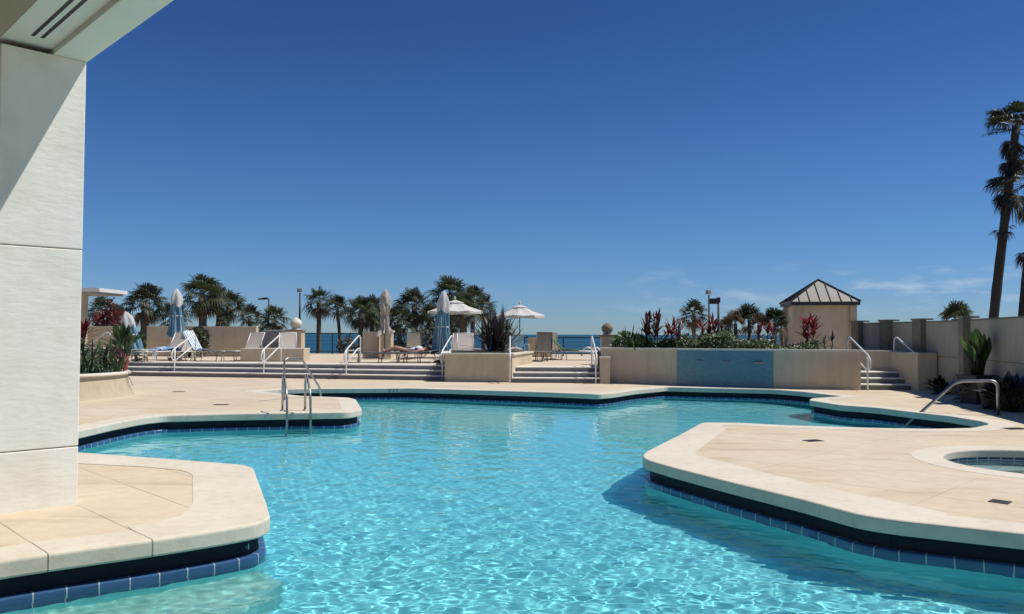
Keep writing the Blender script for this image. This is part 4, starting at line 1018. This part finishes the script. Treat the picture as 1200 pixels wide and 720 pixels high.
for k, (sd, nl, wd) in enumerate([(1, 19, (-.5, 0, .1)), (2, 22, (-.35, 0, .1)), (3, 17, (-.7, 0, 0)), (4, 24, (-.2, 0, 0)), (5, 13, (-.2, 0, .5))]):
    g, dd = crown_meshes(sd, nl, wd, dead=8, Rf=.80, Lp=.70) if sd < 5 else crown_meshes(sd, nl, wd, dead=2, lo=12, Rf=.9, Lp=.55)
    a_ = g.build('crown', 'palm_green', recalc=False); b_ = dd.build('dead_fronds', 'palm_dead', recalc=False)
    protos.append((a_.data, b_.data)); bpy.data.objects.remove(a_); bpy.data.objects.remove(b_)
def trunk_mesh(h_, r0_, lean, seed):
    r_ = random.Random(seed); pts = []; rad = []
    n = 14
    for i in range(n+1):
        k = i/n; pts.append((lean[0]*k*k, lean[1]*k*k, h_*k)); rad.append(r0_*(1.15-.25*k)*(1+.06*r_.uniform(-1, 1))*(1.35 if i == 0 else 1))
    return MB().tube(pts, rad, 10)
def palm(lab, px, py, Y, wpx, var, tr=.15, lean=0, base=-1.6, m='palm_green', dead=True, name='sabal_palm', group='palms beyond the terrace', tm='trunk', rz=0, vs_=1.0):
    c_ = D(px, py, Y); s_ = wpx/F*Y/3.0
    t = thing(name, lab, 'palm tree', (c_.x-lean, Y, base), 0, group); h_ = c_.z-base
    trunk_mesh(h_, tr, (lean, 0), int(px)).build('trunk', tm, t)
    g, dd = protos[var]
    o = bpy.data.objects.new('crown', g if m == 'palm_green' else g.copy()); COL.objects.link(o); o.parent = t; o.location = (lean, 0, h_); o.scale = (s_, s_, s_*vs_); o.rotation_euler = (0, 0, rz)
    if m != 'palm_green': o.data.materials[0] = M[m]
    if dead:
        o2 = bpy.data.objects.new('dead_fronds', dd); COL.objects.link(o2); o2.parent = o
    return t
PL = [('broad palm just right of the column, behind the flat shelter', 119, 364, 44, 42, 0, .14, 0),
      ('palm with hanging brown skirt behind the small leaning umbrella', 171, 356, 42, 62, 1, .22, .1),
      ('tallest palm of the left group, right of the tall folded umbrella', 237, 346, 42, 66, 3, .22, -.1),
      ('ragged palm leaning right behind the tan windbreak wall', 268, 359, 45, 50, 2, .16, .4),
      ('short palm behind the slim wall end, left of the drooping lamp', 293, 372, 50, 38, 0, .14, 0),
      ('low bushy palm behind the drooping lamp', 322, 374, 48, 44, 1, .14, 0),
      ('slender palm standing alone right of the ball topped pillar', 374, 353, 46, 46, 2, .13, 0),
      ('palm with trailing fronds right of the slender lone palm', 395, 362, 48, 40, 0, .10, -.3),
      ('round palm left of the cream folded umbrella', 423, 367, 45, 52, 1, .15, 0),
      ('low dark palm directly behind the cream folded umbrella', 447, 372, 47, 46, 3, .15, 0),
      ('big spreading palm left of the folded blue umbrella', 486, 360, 44, 60, 1, .18, 0),
      ('tallest palm of the middle group, above the left open umbrella', 528, 346, 46, 62, 3, .17, .2),
      ('palm behind the left open umbrella with a thick trunk', 543, 362, 43, 50, 0, .20, 0),
      ('palm at the right end of the middle group', 566, 360, 45, 44, 2, .15, -.1),
      ('low palm filling the gap behind the sunbather', 468, 376, 43, 46, 0, .14, 0),
      ('low palm between the big spreading palm and the folded blue umbrella', 506, 372, 46, 44, 2, .14, 0),
      ('small palm on the skyline left of the slim lamp on the hedge', 813, 369, 40, 44, 0, .10, 0),
      ('small palm top showing above the tall boundary wall', 1119, 374, 30, 56, 4, .12, 0),
      ('pale low palm right of the spiky planter plant', 588, 379, 43, 34, 2, .10, 0),
      ('palm peeking over the round palm from behind', 437, 362, 49, 44, 2, .13, .1),
      ('palm rising right behind the right shoulder of the tallest middle palm', 554, 351, 48, 46, 3, .14, 0),
      ('low palm behind the trunk of the thick trunked palm', 528, 376, 46, 50, 1, .14, 0),
      ('palm tucked behind the tall folded umbrella', 203, 371, 46, 48, 1, .14, 0),
      ('palm behind the right shoulder of the tallest left palm', 256, 352, 46, 42, 1, .13, 0),
      ('dim palm at the left edge behind the first windbreak wall', 142, 372, 46, 38, 2, .12, 0)]
for i, (lab, px, py, Y, wp, var, tr, lean) in enumerate(PL):
    palm(lab, px, py, Y, wp, var, tr, lean, m='palm_dark' if i % 3 == 1 else 'palm_green', rz=i*1.3, dead=(wp > 40))
# two tall weathered palms on the right
def tall_palm(lab, pxb, pyb, pxt, pyt, Y, r0_, seed, tiers):
    b_ = D(pxb, pyb, Y); c_ = D(pxt, pyt, Y); base = -1.6; sl = (c_.x-b_.x)/(c_.z-b_.z)
    x0 = b_.x-sl*(b_.z-base); H_ = c_.z-base; t = thing('tall_palm', lab, 'palm tree', (x0, Y, base), 0, 'tall palms at the right')
    mb = MB(); n = 22; r_ = random.Random(seed); tot = c_.x-x0
    mb.tube([(tot*(i/n)**1.15, 0, H_*i/n) for i in range(n+1)], [r0_*(1.12-.30*i/n)*(1+.05*r_.uniform(-1, 1)) for i in range(n+1)], 12); mb.build('trunk', 'trunk_dark', t)
    g = MB(); dd = MB()
    for zf, nl, lo_, hi_, Lp, Rf, isdead in tiers:
        o_ = Vector((tot*zf**1.15, 0, H_*zf))
        for i in range(nl):
            az = i*2.4+r_.uniform(-.3, .3); e3 = R(r_.uniform(lo_, hi_)); d = Vector((math.cos(az)*math.cos(e3)-.38, math.sin(az)*math.cos(e3), math.sin(e3)))
            fan_leaf(dd if isdead else g, o_, d, Lp*r_.uniform(.7, 1.2), Rf*r_.uniform(.8, 1.2), 16, r_.uniform(.5, 1.2), r_, spread=75)
    g.build('crown', 'palm_dark', t, recalc=False); dd.build('dead_fronds', 'trunk_dark', t, recalc=False)
tall_palm('tall dark palm with a ragged crown and hanging dead fronds at the right edge', 1167, 370, 1191, 148, 26, .150, 3,
          [(1.0, 15, 5, 75, .55, .66, 0), (.985, 6, -50, 20, .5, .55, 0), (.95, 12, -85, -45, .2, .42, 1), (.89, 14, -88, -60, .12, .42, 1), (.80, 9, -60, 45, .3, .55, 0), (.78, 16, -85, -20, .2, .42, 1), (.66, 4, -70, 20, .2, .34, 1)])
tall_palm('slimmer tall palm cut off by the right edge of the view', 1199, 370, 1212, 215, 29, .13, 8,
          [(1.0, 22, -30, 75, .8, .6, 0), (.92, 12, -85, -45, .3, .45, 1), (.72, 6, -80, 0, .25, .35, 1)])

def strap(mb, o, az, el_, ln, w_, bend, r_, mi=0, n=5, fold=.25):
    d = Vector((math.cos(az)*math.cos(el_), math.sin(az)*math.cos(el_), math.sin(el_))); s_ = Vector((-math.sin(az), math.cos(az), 0)); p = Vector(o); vs = []
    for i in range(n+1):
        k = i/n; w2 = w_*(.45+1.1*k if k < .5 else 1.0*(1-((k-.5)/.5)**1.6))*1.0
        up = s_.cross(d).normalized(); vs += [p+s_*w2+up*w2*fold, p, p-s_*w2+up*w2*fold]
        p = p+d*(ln/n); d = (d-Vector((0, 0, bend/n))).normalized()
    fs = []
    for i in range(n): a_ = i*3; fs += [(a_, a_+1, a_+4, a_+3), (a_+1, a_+2, a_+5, a_+4)]
    mb.add(vs, fs, mi, False)
def ti_plant(lab, px, Y, base, pyt, m_top, m_low, stems=3, spread=.35, seed=1, top_frac=.5, lean=0, name='ti_plant'):
    p = T(px, Y); r_ = random.Random(seed); H_ = ztop(pyt, Y, px)-base
    t = thing(name, lab, 'plant', (p.x, Y, base), 0, 'red leaved plants')
    st_ = MB(); lo_ = MB(); hi_ = MB()
    for s_ in range(stems):
        a_ = s_*2.4+seed; bx, by = math.cos(a_)*spread*r_.uniform(.3, 1), math.sin(a_)*spread*.6; h2 = H_*r_.uniform(.62, .80)
        tp = Vector((bx+lean*h2, by, h2)); st_.tube([(bx*.4, by*.4, -.03), (bx, by, h2*.5), tp], [.02, .016, .012], 5)
        for i in range(20):
            k = r_.uniform(.35, 1); hi = k > 1-top_frac
            strap(hi_ if hi else lo_, (bx+lean*h2*k, by, h2*k), r_.uniform(0, 6.28), R(r_.uniform(25, 80) if hi else r_.uniform(-5, 50)), H_*r_.uniform(.26, .38), H_*.030, r_.uniform(.2, 1.0), r_)
    st_.build('stem', 'trunk', t); hi_.build('top_leaves', m_top, t, recalc=False); lo_.build('lower_leaves', m_low, t, recalc=False)
BZ = FW-.14
ti_plant('tall red tipped plant on the hedge, first from the left pillar', 768, 24.9, BZ, 363, 'leaf_maroon', 'leaf_bronze', 4, .35, 2, .6)
ti_plant('red tipped plant leaning right beside the first one on the hedge', 779, 24.6, BZ, 370, 'leaf_red', 'leaf_maroon', 3, .3, 3, .45, .45)
ti_plant('red plant left of the slim lamp pole', 826, 24.6, BZ, 369, 'leaf_red', 'leaf_bronze', 3, .35, 5, .5, .15)
ti_plant('dark maroon plant between the two lamp poles', 838, 25.0, BZ, 372, 'leaf_maroon', 'leaf_bronze', 4, .4, 6, .5)
ti_plant('dull red plant in the middle of the brown thicket', 896, 25.2, BZ, 371, 'leaf_red', 'leaf_bronze', 3, .35, 7, .35)
ti_plant('bright red plant standing in front of the pavilion', 948, 23.6, BZ, 364, 'leaf_red', 'leaf_maroon', 3, .25, 8, .65)
ti_plant('small dark plant in front of the pavilion wall', 971, 24.2, BZ, 388, 'leaf_bronze', 'leaf_deep', 2, .2, 9, .5)
ti_plant('low dark plant on the hedge, left of the small palm', 801, 24.8, BZ, 384, 'leaf_bronze', 'leaf_bronze', 3, .3, 10, .5)
ti_plant('red striped leaves hugging the column edge', 96, 20.5, .5, 370, 'leaf_red', 'leaf_deep', 3, .15, 12, .25)
ti_plant('dark red plant in the round planter, beside the pink flower', 134, 20.4, .55, 403, 'leaf_maroon', 'terracotta', 4, .3, 13, .4)
# brown thicket of young palmettos behind the hedge
for k, (px, py, wp) in enumerate([(862, 379, 34), (878, 375, 40), (908, 378, 36), (889, 381, 30), (916, 384, 24), (851, 385, 26)]):
    t = palm(['young palmetto at the left of the brown thicket', 'young palmetto topping the brown thicket', 'young palmetto at the right of the brown thicket', 'low young palmetto in the middle of the thicket', 'small young palmetto next to the pavilion', 'small young palmetto right of the black lamp pole'][k], px, py, 26.8+k*.3, wp*1.25, 4, .06, 0, base=BZ if k != 9 else UD, m='palm_dead' if k in (0, 3) else 'palm_dark', name='palmetto', group='palmetto thicket', rz=k, tm='trunk')
# single upright leaves left on the hedge
def upright(lab, px, Y, base, pyt, n, w_, m, seed, spread=30, cat='plant', name='spiky_plant', group=None, bend=.5, ms=70, jit=.12, loc=None):
    p = T(px, Y) if loc is None else Vector(loc); r_ = random.Random(seed); H_ = (ztop(pyt, Y, px)-base)
    t = thing(name, lab, cat, (p.x, p.y, base), 0, group); mb = MB()
    for i in range(n):
        el_ = R(90-abs(r_.gauss(0, spread))); el_ = max(el_, R(8)); strap(mb, (r_.uniform(-jit, jit), r_.uniform(-jit, jit), 0), r_.uniform(0, 6.28), el_, H_*r_.uniform(.7, 1.08), w_*r_.uniform(.7, 1.2), r_.uniform(.1, 1)*bend, r_, n=7)
    mb.build('leaves', m, t, recalc=False); return t
upright('small green upright plant on the hedge beside the egg finial pillar', 736, 25, BZ, 380, 10, .035, 'leaf_deep', 3, 22)
upright('green bladed plant on the hedge, second from the left pillar', 748, 24.8, BZ, 384, 16, .04, 'leaf_green', 4, 35)
upright('large dark bronze spiky plant filling the square planter box', 582, 27.0, .92, 357, 120, .042, 'leaf_bronze', 5, 48, bend=.5, jit=.25)
upright('dark green spiky clump at the right corner of the round planter', 138, 19.4, .55, 409, 24, .03, 'leaf_deep', 6, 34, bend=2.0)
upright('pink flower spike in the round planter', 146.5, 20.0, .55, 411, 9, .04, 'leaf_pink', 7, 16, cat='flower', name='pink_flower', jit=.05)
# paddle leaved plants
def paddle(lab, px, Y, base, pyt, n, m, seed, spread=30, w_=.13, loc=None, name='bird_of_paradise', cat='plant', bend=1.3):
    p = T(px, Y) if loc is None else Vector(loc); r_ = random.Random(seed); H_ = ztop(pyt, Y, px)-base; t = thing(name, lab, cat, (p.x, p.y, base)); lf = MB(); stm = MB()
    for i in range(n):
        az = r_.uniform(0, 6.28); tilt = abs(r_.gauss(0, R(spread))); h2 = H_*r_.uniform(.35, .72); d = Vector((math.cos(az)*math.sin(tilt), math.sin(az)*math.sin(tilt), math.cos(tilt)))
        o_ = Vector((r_.uniform(-.1, .1), r_.uniform(-.1, .1), 0)); tp = o_+d*h2; stm.tube([o_, o_+d*h2*.5+Vector((0, 0, .03)), tp], [.016, .013, .009], 5)
        strap(lf, tp, az, R(90)-tilt*1.3, H_*r_.uniform(.34, .46), H_*w_*r_.uniform(.4, .62), r_.uniform(.3, 1)*bend, r_, n=9, fold=.3)
    stm.build('stem', 'leaf_deep', t); lf.build('leaves', m, t, recalc=False); return t
upright('dark arching strap leaved plant in the round planter, nearest the column', 103, 19.3, .55, 396, 34, .035, 'leaf_deep', 21, 36, bend=3.0, jit=.15)
upright('dark arching strap leaved plant in the middle of the round planter', 125, 20.4, .55, 392, 34, .035, 'leaf_deep', 22, 38, bend=3.0, jit=.2)
upright('low grassy clump along the rim of the round planter', 112, 19.0, .55, 425, 50, .016, 'leaf_deep', 23, 40, jit=.35, name='grassy_clump')
paddle('dark shrub behind the round planter, left of the leaning umbrella', 146, 28.8, UD, 380, 40, 'leaf_deep', 24, 38, .16)
# right hand plants in front of the boundary wall
pw, _ = on_wall(1163)
pt = thing('plant_pot', 'big dark square pot holding a paddle leaved plant against the boundary wall', 'pot', (pw.x-.42, pw.y-.1, 0), R(12))
mb = MB(); mb.add([(-.22, -.22, 0), (.22, -.22, 0), (.22, .22, 0), (-.22, .22, 0), (-.28, -.28, .58), (.28, -.28, .58), (.28, .28, .58), (-.28, .28, .58)], [(0, 1, 5, 4), (1, 2, 6, 5), (2, 3, 7, 6), (3, 0, 4, 7), (3, 2, 1, 0)]); mb.build('body', 'black', pt)
mb = MB(); mb.box(-.3, -.3, .58, .3, .3, .63); mb.build('rim', 'bronze', pt)
paddle('tall green paddle leaved plant in a dark pot against the boundary wall', 1148, pw.y-.1, .60, 390, 80, 'leaf_green', 31, 9, .12, loc=(pw.x-.42, pw.y-.1, 0), bend=.7)
pw2, _ = on_wall(1188)
for k, (px_, n_, lab) in enumerate([(1118, 30, 'dark low shrub at the foot of the boundary wall, just right of the cheek wall'), (1163, 34, 'dark low shrub at the foot of the boundary wall, right of the dark square pot'), (1206, 34, 'dark low shrub in the shade cut by the right edge')]):
    pq, _ = on_wall(px_); paddle(lab, px_, pq.y-.1, -.02, 440, n_*2, 'leaf_bronze', 40+k, 42, .22, loc=(pq.x-.38, pq.y, 0), name='low_shrub', cat='shrub')
pt = thing('plant_pot', 'black round pot in the shade at the right edge, beside the boundary wall', 'pot', (pw2.x-.5, pw2.y-.2, 0))
mb = MB(); mb.lathe([(.26, 0), (.36, .5), (.39, .52), (.39, .58), (.34, .58), (.33, .5), (.001, .5)], 24); mb.build('body', 'black', pt)
paddle('dark low shrub in the black round pot at the right edge', 1185, pw2.y-.2, .5, 440, 30, 'leaf_deep', 33, 35, .2, loc=(pw2.x-.5, pw2.y-.2, 0))
# hedge: small leaves through its volume
hd_ = thing('hedge', 'leafy green hedge growing along the top of the curved fountain wall', 'hedge', (cv[0][0], cv[0][1], BZ))
r_ = random.Random(77); hb = MB(); hs_ = MB()
x0_ = T(722, 25).x; x1_ = T(962, 22.6).x
for i in range(11000):
    x = r_.uniform(x0_, x1_); k = min(range(len(cv)), key=lambda j: abs(cv[j][0]-x)) if i % 1 == 0 else 0
    yb = cv[k][1]+.32+r_.uniform(0, .95)
    hz = .44+.12*math.sin(x*2.3)+.08*math.sin(x*5.1+1)+.05*math.sin(x*11)
    if x > x1_-1.2: hz *= .55
    z = BZ+hz*r_.random()**.55
    d = Vector((r_.gauss(0, 1), r_.gauss(0, 1), r_.gauss(.6, .8))).normalized(); s_ = d.orthogonal().normalized(); q_ = Vector((x, yb, z))-Vector((cv[0][0], cv[0][1], BZ)); l_ = r_.uniform(.05, .10); w_ = l_*.38
    hb.add([q_, q_+d*l_*.5+s_*w_, q_+d*l_, q_+d*l_*.5-s_*w_], [(0, 1, 2, 3)])
hb.build('foliage', 'leaf_hedge', hd_, recalc=False)
for i in range(60):
    x = x0_+(x1_-x0_)*(i+.5)/60; k = min(range(len(cv)), key=lambda j: abs(cv[j][0]-x)); hs_.tube([(x-cv[0][0], cv[k][1]+.7-cv[0][1], 0), (x-cv[0][0]+.05, cv[k][1]+.75-cv[0][1], .35)], .012, 4)
hs_.build('stems', 'trunk', hd_)
# dark sea-grape scrub along the dune behind the terrace
for k, (px, py, Y, wpx_, lab) in enumerate([(255, 380, 41, 60, 'dark scrub behind the left windbreak wall'), (440, 388, 42.5, 90, 'dark scrub behind the railing, under the middle palms'), (505, 386, 42.5, 80, 'dark scrub under the big spreading palm'), (318, 386, 42.5, 40, 'dark scrub behind the covered grill'), (152, 388, 37, 40, 'dark scrub at the far left behind the folded umbrella'), (229, 383, 34.5, 26, 'grey green bush in front of the windbreak wall, above the striped towel'), (112, 378, 40, 50, 'scrub mass behind the far left windbreak wall'), (127, 364, 38.5, 34, 'dull red flowering shrub above the far left windbreak wall')]):
    c_ = D(px, py, Y); hw = wpx_/F*Y/2; t = thing('sea_grape_shrub', lab, 'shrub', (c_.x, Y, -1.6 if Y > 38 else UD), 0, 'scrub behind the terrace'); b_ = -1.6 if Y > 38 else UD; H_ = c_.z-b_; mb = MB()
    for i in range(2600):
        a_ = r_.uniform(0, 6.28); q2 = r_.random()**.5; x = math.cos(a_)*q2*hw; y = math.sin(a_)*q2*.7; top = H_*(1-.25*q2*q2+.10*math.sin(x*3+k)+.06*math.sin(x*8)); z = top*(r_.random()**.35)
        d = Vector((r_.gauss(0, 1), r_.gauss(0, 1), r_.gauss(.4, .8))).normalized(); s_ = d.orthogonal().normalized(); q_ = Vector((x, y, z)); l_ = r_.uniform(.10, .2); mb.add([q_, q_+d*l_*.5+s_*l_*.35, q_+d*l_, q_+d*l_*.5-s_*l_*.35], [(0, 1, 2, 3)])
    mb.build('foliage', 'leaf_maroon' if 'dull red' in lab else 'palm_dark', t, recalc=False)
    if 'dull red' in lab:
        mb = MB()
        for i in range(500): a_ = r_.uniform(0, 6.28); q2 = r_.random()**.5; q_ = Vector((math.cos(a_)*q2*hw, math.sin(a_)*q2*.7, H_*r_.uniform(.84, 1.0))); d = Vector((r_.gauss(0, 1), r_.gauss(0, 1), r_.gauss(.4, .8))).normalized(); s_ = d.orthogonal().normalized(); mb.add([q_, q_+d*.05+s_*.035, q_+d*.1, q_+d*.05-s_*.035], [(0, 1, 2, 3)])
        mb.build('blossoms', 'leaf_red', t, recalc=False)
    mb = MB(); [mb.tube([(x*hw, 0, 0), (x*hw*1.3, .1, H_*.7)], [.05, .02], 5) for x in (-.5, 0, .5)]; mb.build('stems', 'trunk', t)
